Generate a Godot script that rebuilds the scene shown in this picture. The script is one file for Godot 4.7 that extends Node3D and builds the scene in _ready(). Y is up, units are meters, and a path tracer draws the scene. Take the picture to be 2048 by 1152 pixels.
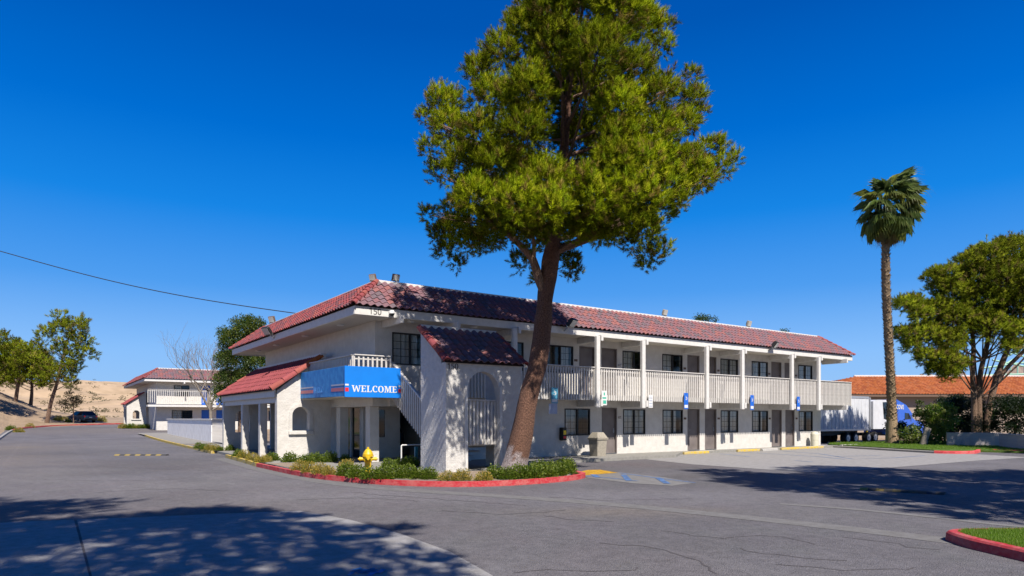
extends Node3D
# World axes follow the motel: x runs along its long front, -z along its short side, y up, metres.
# u = x, v = -z. The camera stands at the origin.

const F := 1338.0
const YH := 837.0
const EYE := 1.70
const CU := Vector2(0.8185416, 0.5744473)
const CV := Vector2(-0.5744473, 0.8185416)
const UP := Vector3(0, 1, 0)

var M := {}
var names := {}
var rng := RandomNumberGenerator.new()
var patch := FastNoiseLite.new()
var wob := FastNoiseLite.new()
var tile_cache := {}

# ------------------------------------------------------------------ mesh building
class MB:
	var v := PackedVector3Array()
	var n := PackedVector3Array()
	var c := PackedColorArray()
	var col := Color(1, 1, 1)

	func tri(a: Vector3, b: Vector3, d: Vector3) -> void:
		var q := (b - a).cross(d - a).normalized()
		v.append(a); v.append(d); v.append(b)
		for i in 3:
			n.append(q); c.append(col)

	func quad(a: Vector3, b: Vector3, d: Vector3, e: Vector3) -> void:
		tri(a, b, d); tri(a, d, e)

	func otri(a: Vector3, b: Vector3, d: Vector3, o: Vector3) -> void:
		if (b - a).cross(d - a).dot((a + b + d) / 3.0 - o) < 0.0:
			tri(a, d, b)
		else:
			tri(a, b, d)

	func oquad(a: Vector3, b: Vector3, d: Vector3, e: Vector3, o: Vector3) -> void:
		otri(a, b, d, o); otri(a, d, e, o)

	func obox(o: Vector3, hx: Vector3, hy: Vector3, hz: Vector3, ch := 0.0) -> void:
		var h := [hx, hy, hz]
		var k := [Vector3.ZERO, Vector3.ZERO, Vector3.ZERO]
		for i in 3:
			k[i] = h[i].normalized() * minf(ch, h[i].length() * 0.45)
		for i in 3:
			var j := (i + 1) % 3
			var l := (i + 2) % 3
			for s in [-1.0, 1.0]:
				var q := []
				for t in [[-1.0, -1.0], [1.0, -1.0], [1.0, 1.0], [-1.0, 1.0]]:
					q.append(o + h[i] * s + (h[j] - k[j]) * t[0] + (h[l] - k[l]) * t[1])
				oquad(q[0], q[1], q[2], q[3], o)
			if ch > 0.0:
				for s in [-1.0, 1.0]:
					for r in [-1.0, 1.0]:
						var a: Vector3 = o + h[i] * s + (h[j] - k[j]) * r
						var b: Vector3 = o + (h[i] - k[i]) * s + h[j] * r
						var e: Vector3 = h[l] - k[l]
						oquad(a - e, a + e, b + e, b - e, o)
		if ch > 0.0:
			for s in [-1.0, 1.0]:
				for r in [-1.0, 1.0]:
					for t in [-1.0, 1.0]:
						var ii: Vector3 = (h[0] - k[0]) * s + (h[1] - k[1]) * r + (h[2] - k[2]) * t
						otri(o + ii + k[0] * s, o + ii + k[1] * r, o + ii + k[2] * t, o)

	# box in u, y, v
	func box(u0: float, u1: float, y0: float, y1: float, v0: float, v1: float, ch := 0.0) -> void:
		obox(Vector3((u0 + u1) / 2, (y0 + y1) / 2, -(v0 + v1) / 2), Vector3((u1 - u0) / 2, 0, 0), Vector3(0, (y1 - y0) / 2, 0), Vector3(0, 0, (v1 - v0) / 2), ch)

	# straight bar of rectangular section
	func bar(a: Vector3, b: Vector3, w: float, h: float, ch := 0.0) -> void:
		var d := (b - a).normalized()
		var s := d.cross(Vector3(0, 1, 0))
		if s.length() < 0.01:
			s = Vector3(1, 0, 0)
		s = s.normalized()
		var t := s.cross(d).normalized()
		obox((a + b) / 2, (b - a) / 2, t * h / 2, s * w / 2, ch)

	func sm(p: Vector3, q: Vector3) -> void:
		v.append(p); n.append(q); c.append(col)

	func tube(pts: Array, rad: Array, sides := 8, caps := true) -> void:
		var ref := Vector3(0.31, 0.17, 0.93)
		var rings := []
		var nors := []
		for i in pts.size():
			var d: Vector3 = (pts[mini(i + 1, pts.size() - 1)] - pts[maxi(i - 1, 0)]).normalized()
			var s := d.cross(ref).normalized()
			var t := d.cross(s)
			var ring := []
			var nr := []
			for k in sides:
				var a := TAU * k / sides
				var q := s * cos(a) + t * sin(a)
				nr.append(q)
				ring.append(pts[i] + q * rad[i])
			rings.append(ring)
			nors.append(nr)
		for i in pts.size() - 1:
			for k in sides:
				var l := (k + 1) % sides
				var o: Vector3 = (pts[i] + pts[i + 1]) / 2
				var a: Vector3 = rings[i][k]
				var b: Vector3 = rings[i][l]
				var d: Vector3 = rings[i + 1][l]
				var e: Vector3 = rings[i + 1][k]
				var out := (b - a).cross(d - a).dot((a + d) / 2 - o) > 0.0
				if out:
					sm(a, nors[i][k]); sm(d, nors[i + 1][l]); sm(b, nors[i][l])
					sm(a, nors[i][k]); sm(e, nors[i + 1][k]); sm(d, nors[i + 1][l])
				else:
					sm(a, nors[i][k]); sm(b, nors[i][l]); sm(d, nors[i + 1][l])
					sm(a, nors[i][k]); sm(d, nors[i + 1][l]); sm(e, nors[i + 1][k])
		if caps:
			for e in [0, pts.size() - 1]:
				var o: Vector3 = pts[1 if e == 0 else e - 1]
				for k in sides:
					otri(pts[e], rings[e][k], rings[e][(k + 1) % sides], o)

	# profile: [radius, height] pairs round the y axis through o
	func lathe(o: Vector3, prof: Array, sides := 16) -> void:
		for i in prof.size() - 1:
			var r0: float = prof[i][0]
			var r1: float = prof[i + 1][0]
			var y0: float = prof[i][1]
			var y1: float = prof[i + 1][1]
			for k in sides:
				var a := TAU * k / sides
				var b := TAU * (k + 1) / sides
				var p0 := o + Vector3(cos(a) * r0, y0, sin(a) * r0)
				var p1 := o + Vector3(cos(b) * r0, y0, sin(b) * r0)
				var p2 := o + Vector3(cos(b) * r1, y1, sin(b) * r1)
				var p3 := o + Vector3(cos(a) * r1, y1, sin(a) * r1)
				var nl := Vector2(y1 - y0, -(r1 - r0)).normalized()
				var na := Vector3(cos(a) * nl.x, nl.y, sin(a) * nl.x)
				var nb := Vector3(cos(b) * nl.x, nl.y, sin(b) * nl.x)
				if r0 > 0.0001:
					sm(p0, na); sm(p1, nb); sm(p2, nb)
				if r1 > 0.0001:
					sm(p0, na); sm(p2, nb); sm(p3, na)

	# an outline in (s, y), thickened along d; flat faces
	func slab(o: Vector3, s: Vector3, t: Vector3, d: Vector3, pts: PackedVector2Array) -> void:
		var idx := Geometry2D.triangulate_polygon(pts)
		var mid := Vector2.ZERO
		for p in pts:
			mid += p / pts.size()
		var q := []
		for p in pts:
			q.append(o + s * p.x + t * p.y)
		for i in range(0, idx.size(), 3):
			var a: Vector3 = q[idx[i]]
			var b: Vector3 = q[idx[i + 1]]
			var e: Vector3 = q[idx[i + 2]]
			otri(a, b, e, a - d)
			otri(a + d, b + d, e + d, a)
		var cw := Geometry2D.is_polygon_clockwise(pts)
		for i in pts.size():
			var j := (i + 1) % pts.size()
			var e2 := pts[j] - pts[i]
			var nn := Vector2(-e2.y, e2.x) if cw else Vector2(e2.y, -e2.x)
			var n3 := s * nn.x + t * nn.y
			oquad(q[i], q[j], q[j] + d, q[i] + d, (q[i] + q[j] + d) / 2 - n3)

	func add(o: MB, x: Transform3D) -> void:
		for i in o.v.size():
			v.append(x * o.v[i]); n.append((x.basis * o.n[i]).normalized()); c.append(o.c[i])

	func mesh(off := Vector3.ZERO) -> ArrayMesh:
		var m := ArrayMesh.new()
		var a := []
		a.resize(Mesh.ARRAY_MAX)
		var w := v.duplicate()
		if off != Vector3.ZERO:
			for i in w.size():
				w[i] -= off
		a[Mesh.ARRAY_VERTEX] = w
		a[Mesh.ARRAY_NORMAL] = n
		a[Mesh.ARRAY_COLOR] = c
		m.add_surface_from_arrays(Mesh.PRIMITIVE_TRIANGLES, a)
		return m

# ------------------------------------------------------------------ helpers
func P(u: float, y: float, v: float) -> Vector3:
	return Vector3(u, y, -v)

# the point at forward distance t seen at photograph pixel (px, py)
func at(px: float, py: float, t: float) -> Vector3:
	var r := (px - 1024.0) / F * t
	return Vector3(r * CU.x + t * CU.y, EYE + (YH - py) / F * t, -(r * CV.x + t * CV.y))

# the point of height y seen at photograph pixel (px, py)
func gpt(px: float, py: float, y := 0.0) -> Vector3:
	return at(px, py, F * (EYE - y) / (py - YH))

# from camera right/forward to the world
func rf(r: float, f: float, y := 0.0) -> Vector3:
	return Vector3(r * CU.x + f * CU.y, y, -(r * CV.x + f * CV.y))

func ss(a: float, b: float, x: float) -> float:
	return smoothstep(a, b, x)

# height of the ground
func gy(u: float, v: float) -> float:
	var y := 0.0
	if v > 35.0:
		var w := minf(v, 110.0) - 35.0
		y += 2.4e-4 * w * w + maxf(v - 110.0, 0.0) * 0.02
	y -= 0.5 * ss(42, 49, u) * ss(22, 28, v)
	return y

func bank(u: float, v: float) -> float:
	return ss(92, 112, v) * clampf((3.0 - u) * 0.5, 0.0, 4.2) * ss(150, 122, v) + ss(110, 94, v) * ss(46, 62, v) * clampf((-3.1 - u) * 0.42, 0.0, 3.6)

func lin(r: float, g: float, b: float, a := 1.0) -> Color:
	var k := Color(r, g, b).linear_to_srgb()
	k.a = a
	return k

func numbered(s: String) -> String:
	if not names.has(s):
		names[s] = 0
		return s
	names[s] += 1
	return "%s_%03d" % [s, names[s]]

func tag(o: Node, label: String, category: String, group := "") -> Node:
	o.set_meta("label", label)
	o.set_meta("category", category)
	if group != "":
		o.set_meta("group", group)
	return o

func thing(called: String, label: String, category: String, where := Vector3.ZERO, group := "") -> Node3D:
	var o := Node3D.new()
	o.name = numbered(called)
	add_child(o)
	o.position = where
	tag(o, label, category, group)
	return o

func base_of(p: Node) -> Vector3:
	var o := Vector3.ZERO
	while p != self:
		o += p.position
		p = p.get_parent()
	return o

# one named mesh under parent; the shape is given in world coordinates
func part(parent: Node, called: String, mb: MB, m: Material) -> MeshInstance3D:
	var o := MeshInstance3D.new()
	o.name = called if parent != self else numbered(called)
	o.mesh = mb.mesh(base_of(parent))
	o.material_override = m
	parent.add_child(o, true)
	return o

# a shared mesh put at a world transform
func inst(parent: Node, called: String, mesh: Mesh, m: Material, x: Transform3D) -> MeshInstance3D:
	var o := MeshInstance3D.new()
	o.name = called
	o.mesh = mesh
	o.material_override = m
	x.origin -= base_of(parent)
	o.transform = x
	parent.add_child(o, true)
	return o

func struct(called: String, mb: MB, m: Material) -> MeshInstance3D:
	var o := part(self, called, mb, m)
	o.set_meta("kind", "structure")
	return o

func noise_layer(sd: int, freq: float, oct: int, size: int) -> PackedByteArray:
	var f := FastNoiseLite.new()
	f.seed = sd
	f.noise_type = FastNoiseLite.TYPE_SIMPLEX_SMOOTH
	f.frequency = freq
	f.fractal_octaves = oct
	var im := f.get_seamless_image(size, size)
	im.convert(Image.FORMAT_L8)
	return im.get_data()

# a colour texture between two linear colours, from layered noise [seed, frequency, octaves, weight]
func tex(lo: Color, hi: Color, layers: Array, size := 256, contrast := 1.0) -> ImageTexture:
	var acc := PackedFloat32Array()
	acc.resize(size * size)
	var tot := 0.0
	for l in layers:
		var d := noise_layer(l[0], l[1], l[2], size)
		tot += l[3]
		for i in d.size():
			acc[i] += d[i] / 255.0 * l[3]
	var lut := []
	for i in 256:
		lut.append(lo.lerp(hi, i / 255.0).linear_to_srgb())
	var out := PackedByteArray()
	out.resize(size * size * 3)
	for i in acc.size():
		var k := int(clampf((acc[i] / tot - 0.5) * contrast + 0.5, 0.0, 1.0) * 255.0)
		var q: Color = lut[k]
		out[i * 3] = int(q.r * 255); out[i * 3 + 1] = int(q.g * 255); out[i * 3 + 2] = int(q.b * 255)
	return ImageTexture.create_from_image(Image.create_from_data(size, size, false, Image.FORMAT_RGB8, out))

func bump(layers: Array, strength: float, size := 256) -> ImageTexture:
	var acc := PackedByteArray()
	acc.resize(size * size)
	var first := true
	for l in layers:
		var d := noise_layer(l[0], l[1], l[2], size)
		for i in d.size():
			acc[i] = d[i] if first else int(acc[i] * (1.0 - l[3]) + d[i] * l[3])
		first = false
	var im := Image.create_from_data(size, size, false, Image.FORMAT_L8, acc)
	im.convert(Image.FORMAT_RGBA8)
	im.bump_map_to_normal_map(strength)
	return ImageTexture.create_from_image(im)

func mat(k: Color, rough := 0.9, metal := 0.0, vcol := false) -> StandardMaterial3D:
	var m := StandardMaterial3D.new()
	m.albedo_color = k.linear_to_srgb()
	m.albedo_color.a = 1.0
	m.roughness = rough
	m.metallic = metal
	m.vertex_color_use_as_albedo = vcol
	return m

func tmat(t: Texture2D, metres: float, rough := 0.9, nm: Texture2D = null, nscale := 1.0, vcol := false, world := true) -> StandardMaterial3D:
	var m := StandardMaterial3D.new()
	m.albedo_texture = t
	m.roughness = rough
	m.uv1_triplanar = true
	m.uv1_world_triplanar = world
	m.uv1_scale = Vector3.ONE / metres
	m.vertex_color_use_as_albedo = vcol
	if nm != null:
		m.normal_enabled = true
		m.normal_texture = nm
		m.normal_scale = nscale
	return m

func materials() -> void:
	var grain := bump([[3, 0.05, 3, 1.0], [4, 0.18, 2, 0.5]], 5.0)
	var rough_plaster := bump([[5, 0.035, 4, 1.0], [6, 0.11, 3, 0.4]], 7.0)
	var w := Color(1, 1, 1)
	M.asphalt = tmat(tex(Color(0.48, 0.48, 0.48), Color(1.25, 1.25, 1.25).clamp(), [[11, 0.25, 2, 1.0], [12, 0.07, 3, 0.7], [13, 0.015, 3, 0.5]], 512, 2.3), 2.6, 0.92, bump([[14, 0.22, 2, 1.0]], 5.0, 512), 0.8, true)
	M.concrete = tmat(tex(Color(0.68, 0.67, 0.64), w, [[15, 0.2, 2, 0.7], [16, 0.03, 4, 1.0]], 256, 1.5), 2.2, 0.9, grain, 0.25, true)
	M.paint = tmat(tex(Color(0.5, 0.48, 0.47), w, [[18, 0.14, 3, 0.7], [19, 0.025, 4, 1.0]], 256, 2.6), 1.7, 0.75, grain, 0.2, true)
	M.red_paint = tmat(tex(Color(0.44, 0.016, 0.028), Color(0.47, 0.11, 0.10), [[68, 0.10, 4, 0.8], [69, 0.02, 4, 1.0]], 256, 2.8), 1.9, 0.8, grain, 0.3, true)
	M.yellow_paint = tmat(tex(Color(0.56, 0.37, 0.012), Color(0.4, 0.34, 0.2), [[70, 0.10, 4, 0.8], [71, 0.02, 4, 1.0]], 256, 3.4), 1.9, 0.8, grain, 0.3, true)
	M.stucco = tmat(tex(Color(0.49, 0.468, 0.43), Color(0.57, 0.548, 0.508), [[21, 0.02, 4, 1.0], [22, 0.2, 2, 0.5]], 256, 1.5), 2.4, 0.93, rough_plaster, 0.22)
	M.stucco_heavy = tmat(tex(Color(0.47, 0.455, 0.43), Color(0.56, 0.545, 0.52), [[23, 0.02, 4, 1.0], [24, 0.2, 2, 0.5]], 256, 1.5), 1.1, 0.93, rough_plaster, 0.6)
	M.trim = tmat(tex(Color(0.52, 0.505, 0.48), Color(0.61, 0.6, 0.575), [[25, 0.03, 4, 1.0], [26, 0.2, 2, 0.3]], 256, 1.4), 1.9, 0.7)
	M.picket = tmat(tex(Color(0.46, 0.435, 0.405), Color(0.56, 0.54, 0.51), [[27, 0.03, 4, 1.0], [28, 0.2, 2, 0.3]], 256, 1.6), 1.5, 0.7)
	M.soffit = mat(Color(0.50, 0.46, 0.395), 0.9)
	M.tile = tmat(tex(Color(0.62, 0.6, 0.6), w, [[31, 0.12, 3, 1.0], [32, 0.03, 3, 0.7]], 256, 2.2), 0.7, 0.96, grain, 0.3, true)
	M.tile.metallic_specular = 0.2
	M.deck_roof = mat(Color(0.06, 0.04, 0.04), 0.95)
	M.door = tmat(tex(Color(0.125, 0.105, 0.098), Color(0.165, 0.14, 0.13), [[33, 0.02, 3, 1.0]], 128, 1.5), 2.0, 0.6)
	M.bronze = mat(Color(0.018, 0.016, 0.015), 0.45, 0.3)
	M.brown = mat(Color(0.12, 0.075, 0.05), 0.7)
	M.metal = mat(Color(0.28, 0.28, 0.28), 0.4, 0.8)
	M.black = mat(Color(0.015, 0.015, 0.015), 0.6)
	M.rubber = mat(Color(0.02, 0.02, 0.02), 0.85)
	M.curtain = tmat(tex(Color(0.42, 0.43, 0.39), Color(0.58, 0.59, 0.54), [[35, 0.04, 3, 1.0]], 128), 0.8, 0.95)
	var g := StandardMaterial3D.new()
	g.transparency = BaseMaterial3D.TRANSPARENCY_ALPHA
	g.albedo_color = Color(0.10, 0.12, 0.12, 0.16)
	g.roughness = 0.03
	g.metallic_specular = 0.6
	M.glass = g
	M.dark_glass = mat(Color(0.006, 0.008, 0.01), 0.05)
	M.blue = tmat(tex(Color(0.0, 0.16, 0.58), Color(0.0, 0.18, 0.65), [[37, 0.02, 3, 1.0]], 128), 2.0, 0.5)
	M.blue_old = tmat(tex(Color(0.005, 0.16, 0.47), Color(0.03, 0.24, 0.55), [[38, 0.02, 4, 1.0]], 256, 2.0), 2.0, 0.65)
	M.faded = mat(Color(0.34, 0.37, 0.46), 0.5)
	M.faded_red = mat(Color(0.42, 0.10, 0.14), 0.5)
	M.faded_text = mat(Color(0.05, 0.20, 0.50), 0.5)
	M.white = mat(Color(0.62, 0.62, 0.6), 0.55)
	M.red = mat(Color(0.6, 0.015, 0.02), 0.5)
	M.sign_blue = mat(Color(0.012, 0.11, 0.5), 0.4)
	M.sign_teal = mat(Color(0.08, 0.30, 0.42), 0.5)
	M.sign_green = mat(Color(0.05, 0.38, 0.27), 0.5)
	M.hydrant = tmat(tex(Color(0.5, 0.32, 0.005), Color(0.64, 0.43, 0.01), [[41, 0.05, 4, 1.0]], 128, 1.6), 0.5, 0.45)
	M.beige = tmat(tex(Color(0.25, 0.225, 0.18), Color(0.31, 0.28, 0.225), [[42, 0.05, 4, 1.0]], 128, 1.6), 0.8, 0.8)
	M.bark = tmat(tex(Color(0.075, 0.045, 0.03), Color(0.27, 0.17, 0.115), [[43, 0.05, 4, 1.0], [44, 0.16, 3, 0.7]], 256, 2.6), 0.85, 0.95, bump([[45, 0.05, 4, 1.0], [46, 0.13, 3, 0.4]], 12.0), 1.6)
	M.bark.uv1_scale = Vector3(1.6, 0.62, 1.6)
	M.bark_main = tmat(tex(Color(0.16, 0.13, 0.115), Color(0.72, 0.66, 0.62), [[43, 0.05, 4, 1.0], [44, 0.16, 3, 0.7]], 256, 2.6), 0.85, 0.95, bump([[45, 0.05, 4, 1.0], [46, 0.13, 3, 0.4]], 12.0), 1.6, true)
	M.bark_main.uv1_scale = Vector3(2.6, 1.1, 2.6)
	M.pale_bark = tmat(tex(Color(0.2, 0.165, 0.13), Color(0.38, 0.33, 0.27), [[47, 0.06, 4, 1.0]], 128, 1.8), 0.8, 0.95, grain, 0.5)
	M.palm_bark = tmat(tex(Color(0.12, 0.075, 0.04), Color(0.42, 0.31, 0.19), [[48, 0.09, 4, 1.0]], 128, 2.0), 0.6, 0.95, grain, 0.8)
	M.needle = mat(Color(1, 1, 1), 0.9, 0.0, true)
	M.needle.metallic_specular = 0.2
	M.needle.backlight_enabled = true
	M.needle.backlight = Color(0.62, 0.66, 0.4)
	M.leaf = mat(Color(1, 1, 1), 0.5, 0.0, true)
	M.leaf.backlight_enabled = true
	M.leaf.backlight = Color(0.85, 1.0, 0.6)
	M.soil = tmat(tex(Color(0.17, 0.125, 0.09), Color(0.34, 0.27, 0.2), [[51, 0.12, 4, 1.0], [52, 0.02, 3, 0.6]], 256, 1.8), 1.5, 0.98, grain, 1.0)
	M.dirt = tmat(tex(Color(0.62, 0.6, 0.58), w, [[53, 0.1, 4, 0.8], [54, 0.015, 4, 1.0]], 256, 1.8), 14.0, 0.98, grain, 0.8, true)
	M.far_dirt = tmat(tex(Color(0.66, 0.64, 0.61), w, [[55, 0.05, 5, 1.0], [56, 0.012, 4, 1.0]], 512, 2.0), 120.0, 0.98, null, 1.0, true)
	M.trailer = tmat(tex(Color(0.5, 0.51, 0.53), Color(0.6, 0.61, 0.63), [[57, 0.03, 4, 1.0]], 128), 3.0, 0.4)
	M.truck_blue = mat(Color(0.004, 0.09, 0.52), 0.2)
	M.truck_blue.clearcoat_enabled = true
	M.block = tmat(tex(Color(0.38, 0.34, 0.32), Color(0.47, 0.43, 0.41), [[58, 0.1, 4, 1.0]], 128, 1.5), 0.9, 0.95, grain, 0.7)
	M.lawn = tmat(tex(Color(0.6, 0.6, 0.6), w, [[59, 0.12, 4, 1.0], [60, 0.03, 3, 0.6]], 256, 1.8), 1.2, 0.95, grain, 1.0, true)
	M.steel_green = mat(Color(0.28, 0.48, 0.36), 0.5)

# ------------------------------------------------------------------ roof tiles
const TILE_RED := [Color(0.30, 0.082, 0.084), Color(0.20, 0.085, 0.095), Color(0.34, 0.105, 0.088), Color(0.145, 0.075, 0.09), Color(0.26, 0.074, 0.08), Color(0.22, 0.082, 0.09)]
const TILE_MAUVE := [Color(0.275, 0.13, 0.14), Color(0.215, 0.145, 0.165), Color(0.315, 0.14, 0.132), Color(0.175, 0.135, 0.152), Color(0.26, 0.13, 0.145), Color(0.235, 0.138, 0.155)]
const TILE_ORANGE := [Color(0.44, 0.14, 0.05), Color(0.38, 0.12, 0.045), Color(0.5, 0.17, 0.07), Color(0.42, 0.15, 0.07), Color(0.34, 0.10, 0.045), Color(0.47, 0.15, 0.06)]

func tile_shape(w: float, l: float, k: Color) -> MB:
	var mb := MB.new()
	mb.col = k
	var top := []
	for i in 9:
		var x := w * i / 8.0
		var a := TAU * i / 8.0
		top.append(Vector2(x, 0.034 - 0.034 * cos(a) if true else 0.0))
	var lift := 0.034
	for i in 8:
		var p: Vector2 = top[i]
		var q: Vector2 = top[i + 1]
		mb.quad(Vector3(p.x, p.y + lift, 0), Vector3(q.x, q.y + lift, 0), Vector3(q.x, q.y, -l - 0.05), Vector3(p.x, p.y, -l - 0.05))
		mb.quad(Vector3(p.x, p.y + lift - 0.02, 0), Vector3(q.x, q.y + lift - 0.02, 0), Vector3(q.x, q.y + lift, 0), Vector3(p.x, p.y + lift, 0))
	return mb

# clay tiles on a sloped field: o is the lower left corner as seen from outside
func tile_field(parent: Node, o: Vector3, along: Vector3, up: Vector3, width: float, slope: float, w: float, nr: int, inset: float, most: int, colours: Array, sd: int) -> void:
	var nrm := up.cross(along) * -1.0
	if nrm.y < 0:
		nrm = -nrm
	var l := slope / nr
	var nc := int(round(width / w))
	w = width / nc
	var r := RandomNumberGenerator.new()
	r.seed = sd
	var kinds := []
	var meshes := []
	for k in colours:
		var t := tile_shape(w, l, k)
		kinds.append(t)
		meshes.append(t.mesh())
	var rest := MB.new()
	var count := 0
	var used := false
	for c in nc:
		for row in nr:
			var s := (row + 0.5) / nr * inset
			var mid := (c + 0.5) * w
			if mid < s - 0.05 or mid > width - s + 0.05:
				continue
			var k := r.randi() % colours.size()
			var x := Transform3D(Basis(along, nrm, -up), o + along * (c * w) + up * (row * l) + nrm * (0.012 + r.randf() * 0.008))
			x.basis = x.basis.rotated(nrm, r.randf_range(-0.012, 0.012))
			if count < most:
				inst(parent, "roof_tile", meshes[k], M.tile, x)
				count += 1
			else:
				rest.add(kinds[k], x)
				used = true
	if used:
		var q := part(parent, "roof_tiles", rest, M.tile)
		q.set_meta("kind", "stuff")

# barrel cap tiles along a line
func cap_tiles(parent: Node, called: String, a: Vector3, b: Vector3, n: int, rad: float, colours: Array, nrm: Vector3) -> void:
	var d := (b - a).normalized()
	var s := d.cross(nrm).normalized()
	var t := s.cross(d).normalized()
	for i in n:
		var mb := MB.new()
		mb.col = colours[i % colours.size()]
		var p := a.lerp(b, float(i) / n)
		var q := a.lerp(b, (i + 1.18) / n)
		for k in 8:
			var a0 := PI * k / 8.0 - 0.1
			var a1 := PI * (k + 1) / 8.0 - 0.1
			var e0 := s * cos(a0) + t * sin(a0)
			var e1 := s * cos(a1) + t * sin(a1)
			mb.oquad(p + e0 * rad * 1.12 + t * 0.02, p + e1 * rad * 1.12 + t * 0.02, q + e1 * rad * 0.9, q + e0 * rad * 0.9, (p + q) / 2 - t * 0.3)
			mb.quad(p + e0 * rad * 0.96, p + e1 * rad * 0.96, p + e1 * rad * 1.12 + t * 0.02, p + e0 * rad * 1.12 + t * 0.02)
		part(parent, called, mb, M.tile)

# ------------------------------------------------------------------ walls, windows, doors
# flat wall with rectangular openings; s runs along S, outward normal D = S x up
func wall_open(mb: MB, o: Vector3, S: Vector3, s0: float, s1: float, y0: float, y1: float, holes: Array, th := 0.2) -> void:
	var D := S.cross(UP)
	var xs := [s0, s1]
	var ys := [y0, y1]
	for h in holes:
		for q in [h[0], h[1]]:
			if not xs.has(q): xs.append(q)
		for q in [h[2], h[3]]:
			if not ys.has(q): ys.append(q)
	xs.sort(); ys.sort()
	for i in xs.size() - 1:
		for j in ys.size() - 1:
			var cx: float = (xs[i] + xs[i + 1]) / 2
			var cy: float = (ys[j] + ys[j + 1]) / 2
			var open := false
			for h in holes:
				if cx > h[0] and cx < h[1] and cy > h[2] and cy < h[3]:
					open = true
			if open:
				continue
			var a: Vector3 = o + S * xs[i] + UP * ys[j]
			var b: Vector3 = o + S * xs[i + 1] + UP * ys[j]
			var d: Vector3 = o + S * xs[i + 1] + UP * ys[j + 1]
			var e: Vector3 = o + S * xs[i] + UP * ys[j + 1]
			mb.quad(a, b, d, e)
			mb.quad(b - D * th, a - D * th, e - D * th, d - D * th)
	var rims := holes.duplicate()
	for h in rims:
		var m: Vector3 = o + S * (h[0] + h[1]) / 2 + UP * (h[2] + h[3]) / 2 - D * th / 2
		var q := [o + S * h[0] + UP * h[2], o + S * h[1] + UP * h[2], o + S * h[1] + UP * h[3], o + S * h[0] + UP * h[3]]
		for i in 4:
			var a: Vector3 = q[i]
			var b: Vector3 = q[(i + 1) % 4]
			if (b - a).cross(-D).dot(m - (a + b) / 2) > 0:
				mb.quad(a, b, b - D * th, a - D * th)
			else:
				mb.quad(b, a, a - D * th, b - D * th)
	for e in [[s0, -1.0], [s1, 1.0]]:
		var a: Vector3 = o + S * e[0] + UP * y0
		var b: Vector3 = o + S * e[0] + UP * y1
		mb.oquad(a, b, b - D * th, a - D * th, (a + b) / 2 - S * e[1])

# wall whose top follows top[[s, y]...] with one arched opening [s0, s1, sill, spring] (rise = half width * k)
func arch_wall(mb: MB, o: Vector3, S: Vector3, s0: float, s1: float, y0: float, top: Array, hole: Array, th: float, k := 1.0) -> void:
	var D := S.cross(UP)
	var xs := [s0, s1]
	for t in top:
		if t[0] > s0 and t[0] < s1: xs.append(t[0])
	var N := 16
	if hole:
		for i in N + 1:
			xs.append(lerpf(hole[0], hole[1], 0.5 - 0.5 * cos(PI * i / N)))
	xs.sort()
	var topy := func(s):
		for i in top.size() - 1:
			if s >= top[i][0] - 0.0001 and s <= top[i + 1][0] + 0.0001:
				return lerpf(top[i][1], top[i + 1][1], (s - top[i][0]) / maxf(top[i + 1][0] - top[i][0], 0.0001))
		return top[-1][1]
	var arch := func(s):
		var half: float = (hole[1] - hole[0]) / 2
		var x: float = (s - (hole[0] + hole[1]) / 2) / half
		return hole[3] + half * k * sqrt(maxf(0.0, 1.0 - x * x))
	for i in xs.size() - 1:
		var a: float = xs[i]
		var b: float = xs[i + 1]
		if b - a < 0.0005:
			continue
		var ta: float = topy.call(a)
		var tb: float = topy.call(b)
		var runs := [[y0, y0, ta, tb]]
		var inside := false
		if hole and (a + b) / 2 > hole[0] and (a + b) / 2 < hole[1]:
			inside = true
			runs = [[arch.call(a), arch.call(b), ta, tb]]
			if hole[2] > y0 + 0.001:
				runs.append([y0, y0, hole[2], hole[2]])
		for r in runs:
			var p = o + S * a + UP * r[0]
			var q = o + S * b + UP * r[1]
			var t = o + S * b + UP * r[3]
			var w = o + S * a + UP * r[2]
			mb.quad(p, q, t, w)
			mb.quad(q - D * th, p - D * th, w - D * th, t - D * th)
		var m0 := o + S * a + UP * ta
		var m1 := o + S * b + UP * tb
		mb.oquad(m0, m1, m1 - D * th, m0 - D * th, (m0 + m1) / 2 - UP)
		if inside:
			var c0 = o + S * a + UP * arch.call(a)
			var c1 = o + S * b + UP * arch.call(b)
			mb.oquad(c0, c1, c1 - D * th, c0 - D * th, (c0 + c1) / 2 + UP)
			if hole[2] > y0 + 0.001:
				var d0 = o + S * a + UP * hole[2]
				var d1 = o + S * b + UP * hole[2]
				mb.oquad(d0, d1, d1 - D * th, d0 - D * th, (d0 + d1) / 2 - UP)
	for e in [[s0, -1.0], [s1, 1.0]]:
		var a = o + S * e[0] + UP * y0
		var b: Vector3 = o + S * e[0] + UP * topy.call(e[0])
		mb.oquad(a, b, b - D * th, a - D * th, (a + b) / 2 - S * e[1])
	if hole:
		for e in [[hole[0], 1.0], [hole[1], -1.0]]:
			var a: Vector3 = o + S * e[0] + UP * hole[2]
			var b: Vector3 = o + S * e[0] + UP * hole[3]
			mb.oquad(a, b, b - D * th, a - D * th, (a + b) / 2 - S * e[1])

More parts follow.
